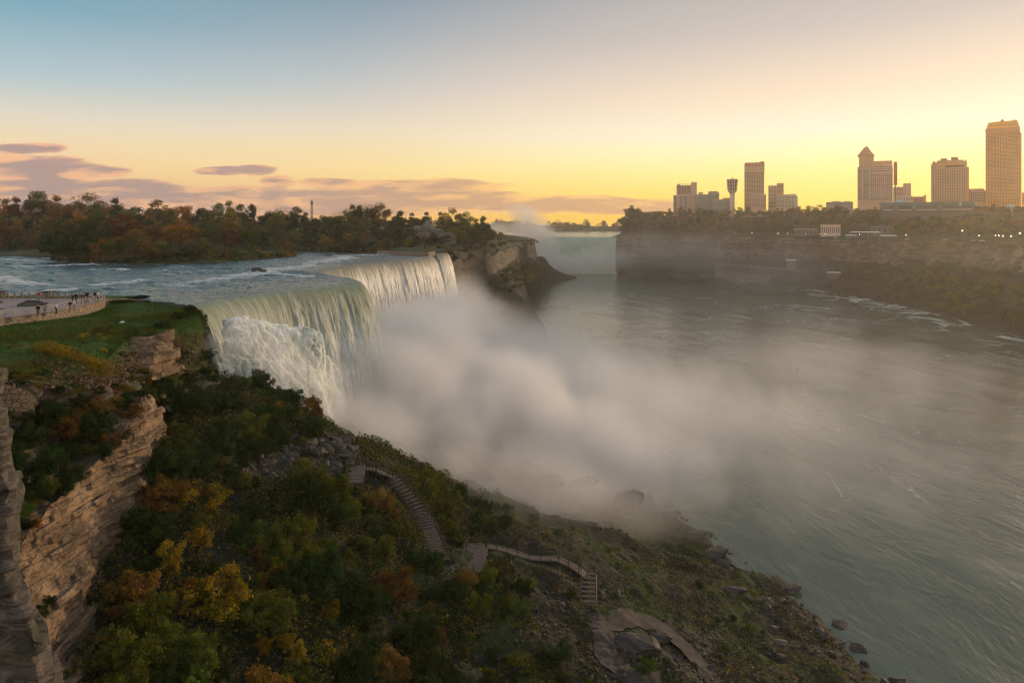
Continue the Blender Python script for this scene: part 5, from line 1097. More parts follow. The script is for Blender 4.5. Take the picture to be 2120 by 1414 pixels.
def tall_hotel():
    b = Bld('hotel', 'tallest hotel tower, coloured with orange sun glow, at the right edge with mansard crown and cupola', 'hotel', 2040, 2114, 428, 900, HG)
    b.block('wall', 2040, 2111.5, 266.5, M['hotel_glow_tint'], depth=30); b.block('end_bay', 2111.5, 2114.5, 277, M['hotel_glow_tint'], dy=3, depth=22)
    mb = MB(); mb.prism([(b.X(2041), .6), (b.X(2111), .6), (b.X(2111), 29), (b.X(2041), 29)], b.Z(266.3), b.Z(252), .86); mb.build('mansard_roof', M['hotel_glow_tint'], b.root); b.block('roof_house', 2096, 2106, 249, M['hotel_glow_tint'], base=252.1, dy=6, depth=10); b.block('roof_house', 2056, 2098, 250.3, M['hotel_glow_tint'], base=252.1, dy=7, depth=12)
    x = b.X(2075); MB().lathe([(1.6, b.Z(250.2)), (1.6, b.Z(247.5)), (2.2, b.Z(247.3)), (1.2, b.Z(246)), (.15, b.Z(244.3))], 10, (x, 12)).build('cupola', M['terracotta'], b.root)
    b.bands('cornice', 2039.6, 2111.5, [266.8, 272], M['hotel_tan'], h=1.2, d=.9); b.bands('string_course', 2040, 2111.5, [326, 364, 410], M['terracotta'], h=.7, d=.5)
    b.fins('pilaster', np.linspace(2041, 2111, 12), 273, 411, M['hotel_tan'], w=.7, d=.35); b.windows(2041, 2111, 275, 324.5, 22, 18, fw=.42, fh=.5); b.windows(2041, 2111, 328, 363, 22, 13, fw=.42, fh=.5); b.windows(2041, 2111, 366, 409, 22, 15, fw=.42, fh=.5); b.windows(2043, 2110, 412, 425, 11, 3, fw=.5, fh=.6); b.windows(2048, 2106, 258, 262, 8, 1, fw=.4, fh=.8, dy=1.6)
    c = Bld('low_block', 'sliver of a building coloured with orange glow cut by the right edge of the photo', 'building', 2115, 2140, 426, 935); c.block('wall', 2115.5, 2140, 400, M['hotel_glow_tint'], depth=14); c.block('parapet', 2115.2, 2140.3, 398.8, M['terracotta'], base=400.1, depth=14, dy=-.3); c.windows(2117, 2139, 402, 424, 6, 7)
slab_hotel(); stepped_blocks(); view_tower(); slim_hotel(); pair_hotel(); gabled_hotel(); bow_hotel(); tall_hotel()
b = Bld('casino', 'long low glazed building stretched along the foot of the big hotels', 'building', 1820, 2016, 441, 850); b.block('wall', 1820, 2016, 424, M['stone_dark'], depth=30); b.block('glass_roof', 1818, 2014, 418.5, M['glass_green'], base=424.1, depth=26, dy=2); b.block('glass_wall', 1840, 2010, 425, M['glass'], base=433, depth=.6, dy=-.7); b.pyramid('rotunda_roof', 1850, 1876, 418.4, 412.5, M['roof_teal'], 16, 4, .4); b.bands('canopy', 1826, 2016, [434.5], M['hotel_cream'], h=1.1, d=3.); b.block('lit_window', 1985, 1989, 420, M['hotel_cream'], base=428, depth=.6, dy=-1.4)
for q in (1848, 1888, 1940): b.block('glass_bay', q, q+10, 419.5, M['glass_green'], base=436, depth=3, dy=-3.2)
b = Bld('pavilion', 'round teal domed pavilion below the tallest hotel', 'pavilion', 2081, 2099, 434, 770); MB().lathe([(6.5*b.k, -b.low), (6.5*b.k, b.Z(429))], 14).build('wall', M['hotel_cream'], b.root); MB().lathe([(9.5*b.k, b.Z(429)), (9*b.k, b.Z(427)), (6*b.k, b.Z(424.6)), (2*b.k, b.Z(423)), (.3, b.Z(422))], 14).build('dome', M['roof_teal'], b.root)
b = Bld('low_block', 'low grey flat building on the skyline left of the gabled hotel', 'building', 1710, 1766, 424, 1150); b.block('wall', 1710, 1766, 418.5, M['hotel_grey'], depth=14); b.block('roof_house', 1722, 1740, 416.8, M['hotel_grey'], base=418.6, dy=2, depth=8); b.block('roof_house', 1746, 1762, 417.3, M['hotel_grey'], base=418.6, dy=2, depth=8); b.windows(1712, 1765, 420, 423, 12, 1)
b = Bld('low_block', 'small white roofed building on the wooded skyline right of the plume', 'building', 1322, 1338, 450, 1300); b.block('wall', 1322, 1338, 444.5, M['hotel_cream'], depth=10); b.block('chimney', 1323, 1325, 438.5, M['roof_grey'], base=444.6, depth=3); b.windows(1323.5, 1337, 446, 449, 5, 1)
b = Bld('low_block', 'small reddish building beside the slab hotel', 'building', 1377, 1392, 446, 1230); b.block('wall', 1380, 1390, 440, M['terracotta'], depth=10); b.block('chimney', 1385, 1388, 437.5, M['terracotta'], base=440.1, depth=3, dy=3); b.windows(1381, 1389.5, 441.5, 445, 4, 2)
b = Bld('factory', 'tiny orange brick factory with chimney on the distant shore behind the plume', 'factory', 1022, 1045, 460, 1880, base_z=56); b.block('wall', 1024, 1043, 457.5, M['stone_dark'], depth=16); b.block('tower', 1026, 1030, 453, M['terracotta'], base=457.6, depth=8, dy=2); b.block('chimney', 1036.4, 1037.6, 449, M['terracotta'], base=457.6, depth=2, dy=3); b.windows(1031, 1042, 458, 459.5, 6, 1)
# monument-like pale tower behind the island woods
b = Bld('monument_tower', 'slim pale tower with dark belfry top rising behind the island woods', 'tower', 642, 649, 446, 1200, base_z=58); k = b.k
MB().prism([(-2.9*k, 0), (2.9*k, 0), (2.9*k, 5*k), (-2.9*k, 5*k)], -b.low, b.Z(424)).build('shaft', M['hotel_cream'], b.root); MB().prism([(-2.5*k, .3), (2.5*k, .3), (2.5*k, 4.6*k), (-2.5*k, 4.6*k)], b.Z(424)+.01, b.Z(419)).build('belfry', M['glass'], b.root); MB().prism([(-3.2*k, -.3), (3.2*k, -.3), (3.2*k, 5*k), (-3.2*k, 5*k)], b.Z(424.6), b.Z(423.8)).build('ledge', M['hotel_cream'], b.root); MB().prism([(-2.7*k, 0), (2.7*k, 0), (2.7*k, 5*k), (-2.7*k, 5*k)], b.Z(419)+.01, b.Z(414.5), .25).build('roof', M['stone_dark'], b.root)
# stone house on the island
b = Bld('house', 'grey stone house with steep roof half hidden by island trees', 'house', 852, 905, 486, 462, base_z=56); b.block('wall', 876, 893, 470, M['stone_dark'], depth=7); b.pyramid('roof', 874, 895, 469.9, 455, M['roof_grey'], 8, -.4, .1); b.block('side_wing', 855, 876, 474.5, M['stone_dark'], depth=5, dy=1); b.pyramid('wing_roof', 853.5, 876, 474.4, 467, M['roof_grey'], 6, .6, .5); b.block('porch', 893, 912, 478, M['stone_dark'], depth=4, dy=1); b.pyramid('porch_roof', 892.8, 914, 477.9, 473, M['roof_grey'], 5, .6, .6); b.block('chimney', 889, 891.5, 454.5, M['stone_dark'], base=468, depth=1, dy=2); b.windows(878, 891, 472, 484, 3, 2, fw=.4, fh=.5); b.windows(857, 874, 477, 483, 4, 1, dy=1)
b = Bld('terrace_wall', 'low pale wall along the foot of the island house', 'wall', 862, 945, 486.5, 452, base_z=58); b.block('wall', 862, 945, 482.5, M['stone_dark'], depth=.6); b.bands('coping', 862, 945, [482.3], M['wallstone'], h=.35, d=.2)
# low parapet of the small island at the end of the far crest
mb = MB(); pts_ = [atz(px, py, 56.2) for px, py in ((782, 521), (820, 523), (860, 525), (885, 525.5), (899, 523))]
for a_, c_ in zip(pts_, pts_[1:]):
    t_ = Vector(c_-a_); n_ = Vector((-t_.y, t_.x, 0)).normalized()*.5; mb.add([tuple(Vector(q)+s_*n_+Vector((0, 0, h_))) for q in (a_, c_) for s_ in (-1, 1) for h_ in (-1.6, .6)], [(0, 1, 3, 2), (4, 6, 7, 5), (0, 4, 5, 1), (2, 3, 7, 6), (1, 5, 7, 3), (0, 2, 6, 4)])
tag(mb.build('parapet', M['wallstone']), 'low stone parapet along the edge where the far crest ends', 'wall')

# ---- far parkway: service buildings, white tents, lamps, cars
def on_bank(px, d): x, y, z = bank_at(px, d); return x, y, z
def park_bld(name, label, px0, px1, top, base, d, wall, roof, cat='building', nwin=4, tilt=.0):
    x, y, z = on_bank((px0+px1)/2, d); b = Bld(name, label, cat, px0, px1, base, y, base_z=50); b.block('wall', px0, px1, top+1.3, wall, depth=9); b.block('roof', px0-.6, px1+.6, top, roof, base=top+1.2, depth=10, dy=-.6)
    if nwin: b.windows(px0+1, px1-1, top+3, base-2, nwin, 1, fw=.4, fh=.7)
    return b
park_bld('pavilion', 'pale ribbed box-shaped pavilion on the far parkway', 1699, 1740, 465, 487, 46, M['hotel_cream'], M['hotel_tan'], nwin=9)
park_bld('pavilion', 'low stone pavilion with a crowded roof deck on the far parkway', 1643, 1692, 474, 489, 44, M['stone_dark'], M['hotel_tan'], nwin=6)
park_bld('house', 'gabled dark house behind the white tents of the far parkway', 1803, 1850, 468, 484, 58, M['stone_dark'], M['roof_grey'], 'house')
for lab, px0, px1, t, bs in (('long white tent roof on the far parkway', 1757, 1826, 479.5, 485), ('low white awning left of the long tent on the far parkway', 1749, 1776, 486, 489.5), ('grey flat shelter right of the white tents on the far parkway', 1820, 1858, 487, 492)):
    x, y, z = on_bank((px0+px1)/2, 30 if bs < 487 else 26); b = Bld('marquee', lab, 'tent', px0, px1, bs, y, base_z=54); mb = MB(); mb.prism([(b.X(px0), -3), (b.X(px1), -3), (b.X(px1), 6), (b.X(px0), 6)], b.Z(t+2.2), b.Z(t), .8); mb.build('canopy', M['white_paint'] if 'white' in lab else M['hotel_grey'], b.root)
    me = MB().box(-.12, .12, -.12, .12, -b.low, b.Z(t+2.2)).mesh('post'); me.materials.append(M['metal'])
    for q in np.linspace(px0+1, px1-1, 6): link('post', me, None, b.root, (b.X(q), -2.6, 0))
lampm = plain('lamp_glow', (1, .9, .7), .5, .02, 1., 0., ((1, .82, .5), 9.)); polem = plain('dark_pole', (.05, .05, .05), .6)
lm = (MB().tube([(0, 0, 0), (0, 0, 5.2)], .09, 6).mesh('pole'), MB().lathe([(.05, 5.2), (.34, 5.45), (.34, 5.75), (.05, 6.)], 8).mesh('lamp')); lm[0].materials.append(polem); lm[1].materials.append(lampm)
LP = [(1520, 20), (1556, 20), (1612, 14), (1631, 14), (1668, 14), (1697, 14), (1707, 14), (1780, 14), (1874, 14), (1993, 40), (2025, 24), (2060, 30), (2067, 30), (2076, 20), (2093, 20), (2113, 14)]
for i, (px, d) in enumerate(LP):
    x, y, z = on_bank(px, d); r = empty('street_lamp', (x, y, z)); link('pole', lm[0], None, r); link('lamp', lm[1], None, r); s_ = 1.5 if px in (1993, 2113) else 1.; r.scale = (s_, s_, s_)
    r['category'] = 'street lamp'; ITEMS.append((r, 'street lamp', 'lit', 'tall' if s_ > 1 else 'small', 'on the far parkway left of the white tents' if px < 1750 else 'on the far parkway right of the white tents' if px < 2000 else 'on the far parkway below the tallest hotel', px))
def car_proto():
    mb = MB(); prof = [(-2.1, .35), (-2.15, .8), (-1.5, .95), (-.9, 1.4), (.7, 1.42), (1.3, .98), (2.1, .82), (2.15, .35)]; n = len(prof)
    mb.add([(x, -.85, z) for x, z in prof]+[(x, .85, z) for x, z in prof], [tuple(range(n)), tuple(range(2*n-1, n-1, -1))]+[(i, n+i, n+(i+1) % n, (i+1) % n) for i in range(n)]); body = mb.mesh('body')
    win = MB().box(-.8, .65, -.88, .88, 1., 1.34).mesh('window'); wh = MB(); wh.tube([(0, -.1, 0), (0, .1, 0)], .33, 12); wh = wh.mesh('wheel'); hl = MB().box(-.04, .04, -.14, .14, -.08, .08).mesh('headlight')
    body.materials.append(M['white_paint']); win.materials.append(M['glass']); wh.materials.append(polem); hl.materials.append(lampm); return body, win, wh, hl
cb_ = car_proto(); carm = {'white': M['white_paint'], 'dark': plain('dark_car_paint', (.03, .03, .035), .3), 'silver': plain('silver_car_paint', (.4, .4, .4), .3), 'red': plain('red_car_paint', (.35, .03, .02), .3)}
for px, d, col, lab in ((1728, 19, 'white', 'white car on the far parkway below the ribbed pavilion'), (1880, 20, 'silver', 'silver car on the far parkway just right of the tents'), (1958, 20, 'white', 'white car with lit headlights left of the bright parkway lamp'), (1988, 20, 'dark', 'dark car right under the bright parkway lamp'), (2004, 24, 'dark', 'dark car nearest the middle of the parked row'), (2013, 20, 'silver', 'silver car in the parked row on the far parkway'), (2022, 24, 'red', 'red car in the parked row on the far parkway'), (2032, 20, 'white', 'white car at the right end of the parked row')):
    x, y, z = on_bank(px, d); r = empty('parked_car', (x, y, 56.), math.atan2(x, y)*-1+rng.uniform(-.1, .1)); tag(r, lab, 'car', 'cars on the far parkway'); bd = link('body', cb_[0], None, r); bd.material_slots[0].link = 'OBJECT'; bd.material_slots[0].material = carm[col]; link('window', cb_[1], None, r)
    for a_ in (-1.35, 1.35):
        for s_ in (-.8, .8): link('wheel', cb_[2], None, r, (a_, s_, .33))
    for s_ in (-.55, .55): link('headlight', cb_[3], None, r, (-2.14, s_, .65))
# ---- riverside works under the far cliff
b = Bld('power_station', 'long low arcaded stone power station at the foot of the far cliff', 'building', 1480, 1722, 578, 900, base_z=2)
p0, p1 = W(1480, 562, 1010), W(1722, 566, 805); L_ = math.hypot(*(p1-p0)[:2]); b.root.location = ((p0+p1)/2).tolist(); b.root.location.z = 8; b.root.rotation_euler.z = math.atan2(p1[1]-p0[1], p1[0]-p0[0])
MB().box(-L_/2, L_/2, 0, 14, -10, 10).build('wall', M['stone_dark'], b.root); MB().box(-L_/2-1, L_/2+1, -1, 15, 10.02, 10.8).build('roof', M['roof_grey'], b.root); cm = MB().box(-.5, .5, -.7, .1, 1, 9).mesh('pilaster'); cm.materials.append(M['boulder']); wm = MB().box(-1., 1., -.12, .1, 2, 8.4).mesh('window'); wm.materials.append(M['glass'])
for q in np.linspace(-L_/2+2, L_/2-2, 46): link('pilaster', cm, None, b.root, (q, 0, 0)); link('window', wm, None, b.root, (q+2.8, 0, 0))
b = Bld('boat_dock', 'riverside dock house with white roof on a timber deck under the far cliff', 'dock', 1708, 1772, 581, 775, base_z=0); b.block('deck', 1708, 1772, 579, M['deck'], base=580.5, depth=10); b.block('shed', 1714, 1738, 566, M['stone_dark'], base=578.9, depth=6, dy=2); b.block('shed_roof', 1712, 1741, 564, M['white_paint'], base=565.9, depth=8, dy=1); b.block('kiosk', 1747, 1766, 571, M['blue_paint'], base=578.9, depth=5, dy=1); b.block('awning', 1770, 1794, 577.5, M['blue_paint'], base=579.5, depth=4, dy=0)
pm_ = MB().box(-.25, .25, -.25, .25, -b.low, b.Z(580.6)).mesh('pile'); pm_.materials.append(M['dark_timber'])
for q in np.linspace(1710, 1770, 9): link('pile', pm_, None, b.root, (b.X(q), 1, 0))
b = Bld('shed', 'small grey roofed shed on the ledge of the far cliff', 'shed', 1627, 1648, 546, 850, base_z=20); b.block('wall', 1628, 1647, 540, M['stone_dark'], depth=6); b.block('roof', 1626.5, 1648.5, 538.2, M['white_paint'], base=539.9, depth=7, dy=-.5)
# ================================================================ TERRACE, RAILINGS, PEOPLE, STAIRS
TZ = 56.0
NEAR = [atz(px, py, TZ) for px, py in ((-130, 680), (-60, 669.5), (0, 660), (60, 652.5), (110, 645.5), (150, 638), (180, 631.5), (200, 626.5), (211, 622.5), (213.5, 619.5))]
NEAR = spline(np.array(NEAR), 120)
FARE = np.array([(-74.0, 132.2, TZ), (-84, 133, TZ), (-150, 133, TZ)])
def terrace():
    poly = [tuple(p) for p in NEAR]+[tuple(p) for p in FARE]+[(-150, 90, TZ)]; n = len(poly)
    mb = MB(); mb.add(poly+[(x, y, TZ-.5) for x, y, z in poly], [tuple(range(n))]+[(i, n+i, n+(i+1) % n, (i+1) % n) for i in range(n)])
    tag(mb.build('terrace', M['paving']), 'pinkish paved overlook terrace above the lawn', kind='structure')
    # rubble wall that carries its near edge
    d = np.gradient(NEAR, axis=0); nr = np.stack([d[:, 1], -d[:, 0], d[:, 0]*0], 1); nr /= np.linalg.norm(nr, axis=1)[:, None]
    hgt = np.linspace(1.05, 1.5, len(NEAR))
    rings = []
    for off, dz in ((.06, .10), (.42, .10), (.45, .02), (.36, -.02), (.42, -9), (.06, -9)):
        q = NEAR+nr*off; q = q.copy(); q[:, 2] = TZ+dz if dz > -5 else TZ-hgt-.9; rings.append(q)
    r = np.stack(rings, 1); k = r.shape[1]; vs = r.reshape(-1, 3); fs = []
    for i in range(len(NEAR)-1):
        for j in range(k): fs.append((i*k+j, (i+1)*k+j, (i+1)*k+(j+1) % k, i*k+(j+1) % k))
    fs += [tuple(range(k)), tuple((len(NEAR)-1)*k+j for j in range(k))[::-1]]
    MB_ = MB().add(vs, fs); tag(MB_.build('terrace_wall', M['wallstone']), 'curved rubble stone wall edging the overlook terrace', 'wall')
    # railing: outward-bowed twin posts, top rail, cables
    root = empty('railing', tuple(NEAR[60])); tag(root, 'pale metal railing with bowed posts round the terrace edge', 'railing'); o0 = Vector(NEAR[60])
    cum = np.concatenate([[0], np.cumsum(np.linalg.norm(np.diff(NEAR, axis=0), axis=1))])
    def at(s): return np.array([np.interp(s, cum, NEAR[:, i]) for i in range(3)]), np.array([np.interp(s, cum, nr[:, i]) for i in range(3)])
    bow = [(.20, .1), (.28, .42), (.30, .7), (.24, .95), (.12, 1.14)]
    def bowpt(s, k):
        p, nn = at(s); return Vector(p)+Vector(nn)*bow[k][0]+Vector((0, 0, bow[k][1]))
    pxs = [-100, -75, -50, -25, 2, 5.5, 27, 51, 75, 78, 103.5, 107, 130, 150, 167, 181, 193, 202, 209, 212.5]
    npx = CX+F*NEAR[:, 0]/NEAR[:, 1]
    for q in pxs:
        s = float(np.interp(q, npx, cum)); mb = MB(); mb.tube([bowpt(s, k)-o0 for k in range(5)], .055, 6); mb.build('post', M['metal'], root)
    ss = np.linspace(0, cum[-1], 150)
    def rail(off, z, r, nm):
        mb = MB(); pts = []
        for s in ss: p, nn = at(s); pts.append(Vector(p)+Vector(nn)*off+Vector((0, 0, z))-o0)
        mb.tube(pts, r, 5); mb.build(nm, M['metal'], root)
    rail(.12, 1.14, .045, 'top_rail')
    for z, off in ((.24, .25), (.38, .28), (.52, .29), (.66, .30), (.80, .28), (.94, .24)): rail(off, z, .014, 'cable')
    # fence on the far side: stubby stone posts, kerb, rails; two capped pillars
    f = empty('fence', (-84, 133, TZ)); tag(f, 'low post and rail fence along the river side of the terrace', 'fence')
    postm = MB().box(-.11, .11, -.11, .11, 0, 1.02).mesh('post'); postm.materials.append(M['wallstone'])
    for q in [-60, -45, -30, 2.3, 16.4, 30.6, 45.8, 61, 74.7, 100.8, 111, 122.8, 136, 150, 165, 180, 195]:
        x = (q-CX)/F*133; link('post', postm, None, f, (x+84, 0, 0))
    MB().box(-70, 9.4, -.16, .16, .0, .16).build('kerb', M['wallstone'], f)
    for z in (.45, .8): MB().tube([(-70, 0, z), (9.4, 0, z)], .025, 5).build('rail', M['metal'], f)
    for q, w, lab in ((97, 1.25, 'grey stone pillar with a flat cap beside the red-jacketed man'), (3, 1.25, 'tan stone pillar with a flat cap at the left end of the far fence')):
        r_ = empty('stone_pillar', ((q-CX)/F*132.6, 132.6, TZ)); tag(r_, lab, 'pillar'); MB().prism([(-.52, -.5), (.52, -.5), (.52, .5), (-.52, .5)], 0, 1.18, .95).build('shaft', M['wallstone'], r_); MB().prism([(-.72, -.7), (.72, -.7), (.72, .7), (-.72, .7)], 1.181, 1.33, .96).build('cap', M['boulder'], r_)
    w = atz(63, 634, TZ); put_rock(w[0], w[1], TZ+.2, (5.0, 1.9, 3.0), 'lying on the terrace paving', (0, 0, .06), 'slab', M['boulder'], 1, 'boulder'); w = atz(-4, 640.5, TZ); put_rock(w[0], w[1], TZ+.1, (1.6, 1.1, .9), 'at the left edge of the terrace', (0, 0, .2), 'block', M['wallstone'], 3, 'boulder'); w = atz(-1, 627, TZ); put_rock(w[0], w[1], TZ+.1, (1.2, .9, .9), 'at the left edge of the terrace', (0, 0, .6), 'block', M['wallstone'], 2, 'boulder')
    # bank of grass between fence and rapids
    mb = MB(); xs = np.linspace(-160, -72, 40); ys = np.linspace(133.1, 150, 8); X, Y = np.meshgrid(xs, ys, indexing='ij'); Z = 55.85-np.clip((Y-140)/8, 0, 1)*1.2+.25*fbm(np.stack([X, Y, X*0], -1), .3, 3)
    tag(link('river_bank', npmesh('river_bank', np.stack([X, Y, Z], -1), gridquads(40, 8), True), M['lawn']), 'grassy bank between the terrace fence and the rapids', kind='structure')
terrace()

# ---- people
CL = {k: plain('cloth_'+k.replace(' ', '_'), c, .9, .12, 6.) for k, c in {'black': (.012, .012, .014), 'dark blue': (.02, .03, .06), 'red': (.32, .02, .025), 'denim': (.10, .17, .27), 'white': (.62, .58, .52), 'grey': (.30, .30, .32), 'maroon': (.09, .025, .02), 'tan': (.30, .23, .15), 'dark brown': (.06, .035, .022), 'blue': (.10, .20, .34), 'orange': (.52, .20, .03), 'charcoal': (.04, .04, .045)}.items()}
SKIN = plain('skin', (.42, .25, .17), .6, .08, 8.); HAIR = {'dark': plain('dark_hair', (.015, .012, .01), .7), 'brown': plain('brown_hair', (.16, .075, .03), .7), 'grey': plain('grey_hair', (.4, .38, .36), .7)}
def skin_mesh(name, joints, edges, m, root=0, sub=1):
    me = bpy.data.meshes.new(name); me.from_pydata([j[0] for j in joints], edges, []); o = bpy.data.objects.new(name, me); C.objects.link(o)
    sk_ = o.modifiers.new('skin', 'SKIN'); sk_.use_smooth_shade = True
    for v, j in zip(me.skin_vertices[0].data, joints): v.radius = (j[1], j[2] if len(j) > 2 else j[1]); v.use_root = False
    me.skin_vertices[0].data[root].use_root = True
    if sub: s = o.modifiers.new('sub', 'SUBSURF'); s.levels = sub; s.render_levels = sub
    dg = bpy.context.evaluated_depsgraph_get(); out = bpy.data.meshes.new_from_object(o.evaluated_get(dg)); bpy.data.objects.remove(o); out.name = name; out.materials.clear(); out.materials.append(m)
    out.polygons.foreach_set('use_smooth', [True]*len(out.polygons)); return out
ARMS = {'down': ((-.25, 0, 1.12), (-.27, -.06, .84), (.25, 0, 1.12), (.27, -.06, .84)),
        'rail': ((-.26, -.06, 1.14), (-.20, -.36, 1.02), (.26, -.06, 1.14), (.20, -.36, 1.02)),
        'photo': ((-.24, -.20, 1.16), (-.08, -.40, 1.46), (.24, -.20, 1.16), (.08, -.40, 1.46)),
        'hips': ((-.40, .06, 1.14), (-.22, -.06, .98), (.40, .06, 1.14), (.22, -.06, .98)),
        'point': ((-.25, 0, 1.12), (-.26, -.08, .84), (.44, -.06, 1.34), (.72, -.10, 1.36)),
        'pocket': ((-.29, .04, 1.1), (-.19, -.10, .92), (.29, .04, 1.1), (.19, -.10, .92))}
def person(px, py, label, h=1.72, arms='down', top='black', legs='charcoal', hair='dark', face=0., stride=.0, coat=False, hood=None, z=TZ):
    w = atz(px, py, z); s = h/1.75; root = empty('person', (w[0], w[1], z), face); root.scale = (s, s, s); tag(root, label, 'person', 'visitors on the terrace')
    el, ha, er, hr = ARMS[arms]; st = stride
    # one continuous body: pelvis, spine, neck, head, arms with a hand, legs with feet; the lens sees the side it faces by 'face' (0 looks at the lens)
    J = [((0, 0, .95), .15, .11), ((0, .01, 1.15), .145, .10), ((0, .01, 1.36), .17, .105), ((0, 0, 1.49), .055, .055), ((0, -.015, 1.58), .082, .092), ((0, -.015, 1.68), .078, .09), ((0, -.0, 1.745), .04, .045),
         ((-.19, .01, 1.40), .062, .062), (el, .043, .043), (ha, .032, .032), ((ha[0], ha[1]-.06, ha[2]-.07), .028, .034),
         ((.19, .01, 1.40), .062, .062), (er, .043, .043), (hr, .032, .032), ((hr[0], hr[1]-.06, hr[2]-.07), .028, .034),
         ((-.095, 0, .86), .088, .09), ((-.10, -.02-st*.6, .49), .060, .062), ((-.10, .03-st, .09), .042, .045), ((-.11, -.13-st, .045), .038, .032),
         ((.095, 0, .86), .088, .09), ((.10, -.02+st*.2, .49), .060, .062), ((.10, .03+st, .09), .042, .045), ((.11, -.13+st, .045), .038, .032)]
    E = [(0, 1), (1, 2), (2, 3), (3, 4), (4, 5), (5, 6), (2, 7), (7, 8), (8, 9), (9, 10), (2, 11), (11, 12), (12, 13), (13, 14), (0, 15), (15, 16), (16, 17), (17, 18), (0, 19), (19, 20), (20, 21), (21, 22)]
    link('body', skin_mesh('body', J, E, SKIN), None, root)
    g_ = 1.22
    JJ = [((0, 0, .93 if not coat else .72), .19 if not coat else .24, .15 if not coat else .19), ((0, .01, 1.15), .18, .135), ((0, .01, 1.37), .20, .135), ((0, 0, 1.455), .09, .085), ((-.19, .01, 1.40), .085, .085), (el, .064, .064), (ha, .05, .05), ((.19, .01, 1.40), .085, .085), (er, .064, .064), (hr, .05, .05)]
    link('jacket' if not coat else 'coat', skin_mesh('jacket', JJ, [(0, 1), (1, 2), (2, 3), (2, 4), (4, 5), (5, 6), (2, 7), (7, 8), (8, 9)], CL[top], 1), None, root)
    JL = [((0, 0, .96), .17, .13)]+[(j[0], j[1]*1.25, j[2]*1.25) for j in (J[15], J[16], J[17])]+[(j[0], j[1]*1.25, j[2]*1.25) for j in (J[19], J[20], J[21])]
    link('trousers', skin_mesh('trousers', JL, [(0, 1), (1, 2), (2, 3), (0, 4), (4, 5), (5, 6)], CL[legs]), None, root)
    sm_ = MB()
    for k in (18, 22): c = J[k][0]; sm_.box(c[0]-.055, c[0]+.055, c[1]-.08, c[1]+.20, -.0, .085)
    sm_.build('shoes', CL['black'], root)
    if hood: JH = [((0, .02, 1.50), .11, .11), ((0, .02, 1.62), .115, .125), ((0, .02, 1.72), .10, .11), ((0, .02, 1.785), .05, .05)]; link('hat', skin_mesh('hat', JH, [(0, 1), (1, 2), (2, 3)], CL[hood]), None, root)
    else: JH = [((0, .055, 1.50 if hair == 'brown' else 1.58), .07, .05), ((0, .03, 1.68), .092, .085), ((0, .01, 1.745), .078, .085), ((0, 0, 1.785), .035, .04)]; link('hair', skin_mesh('hair', JH, [(0, 1), (1, 2), (2, 3)], HAIR[hair]), None, root)
    f = MB(); f.add([(-.012, -.105, 1.64), (.012, -.105, 1.64), (0, -.132, 1.615), (0, -.10, 1.665)], [(0, 1, 2), (0, 3, 1), (0, 2, 3), (1, 3, 2)]).build('nose', SKIN, root)
    return root
PI = math.pi
person(80, 624, 'person in a red and black jacket and blue jeans with hands on hips', 1.82, 'hips', 'red', 'denim', 'dark', -.4, .12)
person(78.5, 654, 'person with long brown hair in a black top leaning on the near railing', 1.66, 'rail', 'black', 'charcoal', 'brown', .5)
person(93.5, 652.5, 'person in a pale grey vest with a dark red hood and tan trousers', 1.76, 'pocket', 'grey', 'tan', 'dark', .1, 0, False, 'maroon')
person(116.5, 649, 'person with dark hair in a long white coat taking a photo', 1.68, 'photo', 'white', 'black', 'dark', 1.5, .10, True)
person(145, 645, 'person in a maroon top and tan trousers at the near railing', 1.74, 'rail', 'maroon', 'tan', 'dark', .1)
person(154, 642.5, 'person in a pale grey jacket bending over the near railing', 1.68, 'rail', 'white', 'grey', 'grey', -.1)
person(150, 627.5, 'shorter person in dark clothes seen from behind, left of a taller one', 1.70, 'down', 'dark blue', 'charcoal', 'dark', 2.6)
person(157.5, 628, 'tall person in black with a broad jacket near the middle of the group', 1.86, 'pocket', 'black', 'charcoal', 'dark', 3.0)
person(170, 628.5, 'person in a dark brown jacket standing left of the blue jacket', 1.78, 'photo', 'dark brown', 'black', 'brown', -.4)
person(175, 626.5, 'person in dark blue half hidden behind the pointing one', 1.76, 'down', 'dark blue', 'black', 'dark', 2.2)
person(180.3, 626, 'tallest person in black pointing to the right with one arm', 2.0, 'point', 'black', 'black', 'dark', .2)
person(177, 632, 'short person in a blue jacket with white hood by the railing', 1.45, 'rail', 'blue', 'denim', 'dark', .3, 0, False, 'white')
person(183.3, 630.5, 'child in an orange jacket by the railing', 1.22, 'down', 'orange', 'charcoal', 'brown', .5)
person(196.5, 623.6, 'person dressed all in black at the rounded end of the terrace', 1.84, 'down', 'black', 'black', 'dark', 2.8)
person(203, 622.6, 'person with a dark hat and white jacket at the rounded end of the terrace', 1.74, 'rail', 'white', 'black', 'dark', 1.6, 0, False, 'black')
person(194.2, 625.4, 'small child in pale clothes beside the person dressed all in black', 1.15, 'down', 'grey', 'grey', 'grey', .3)

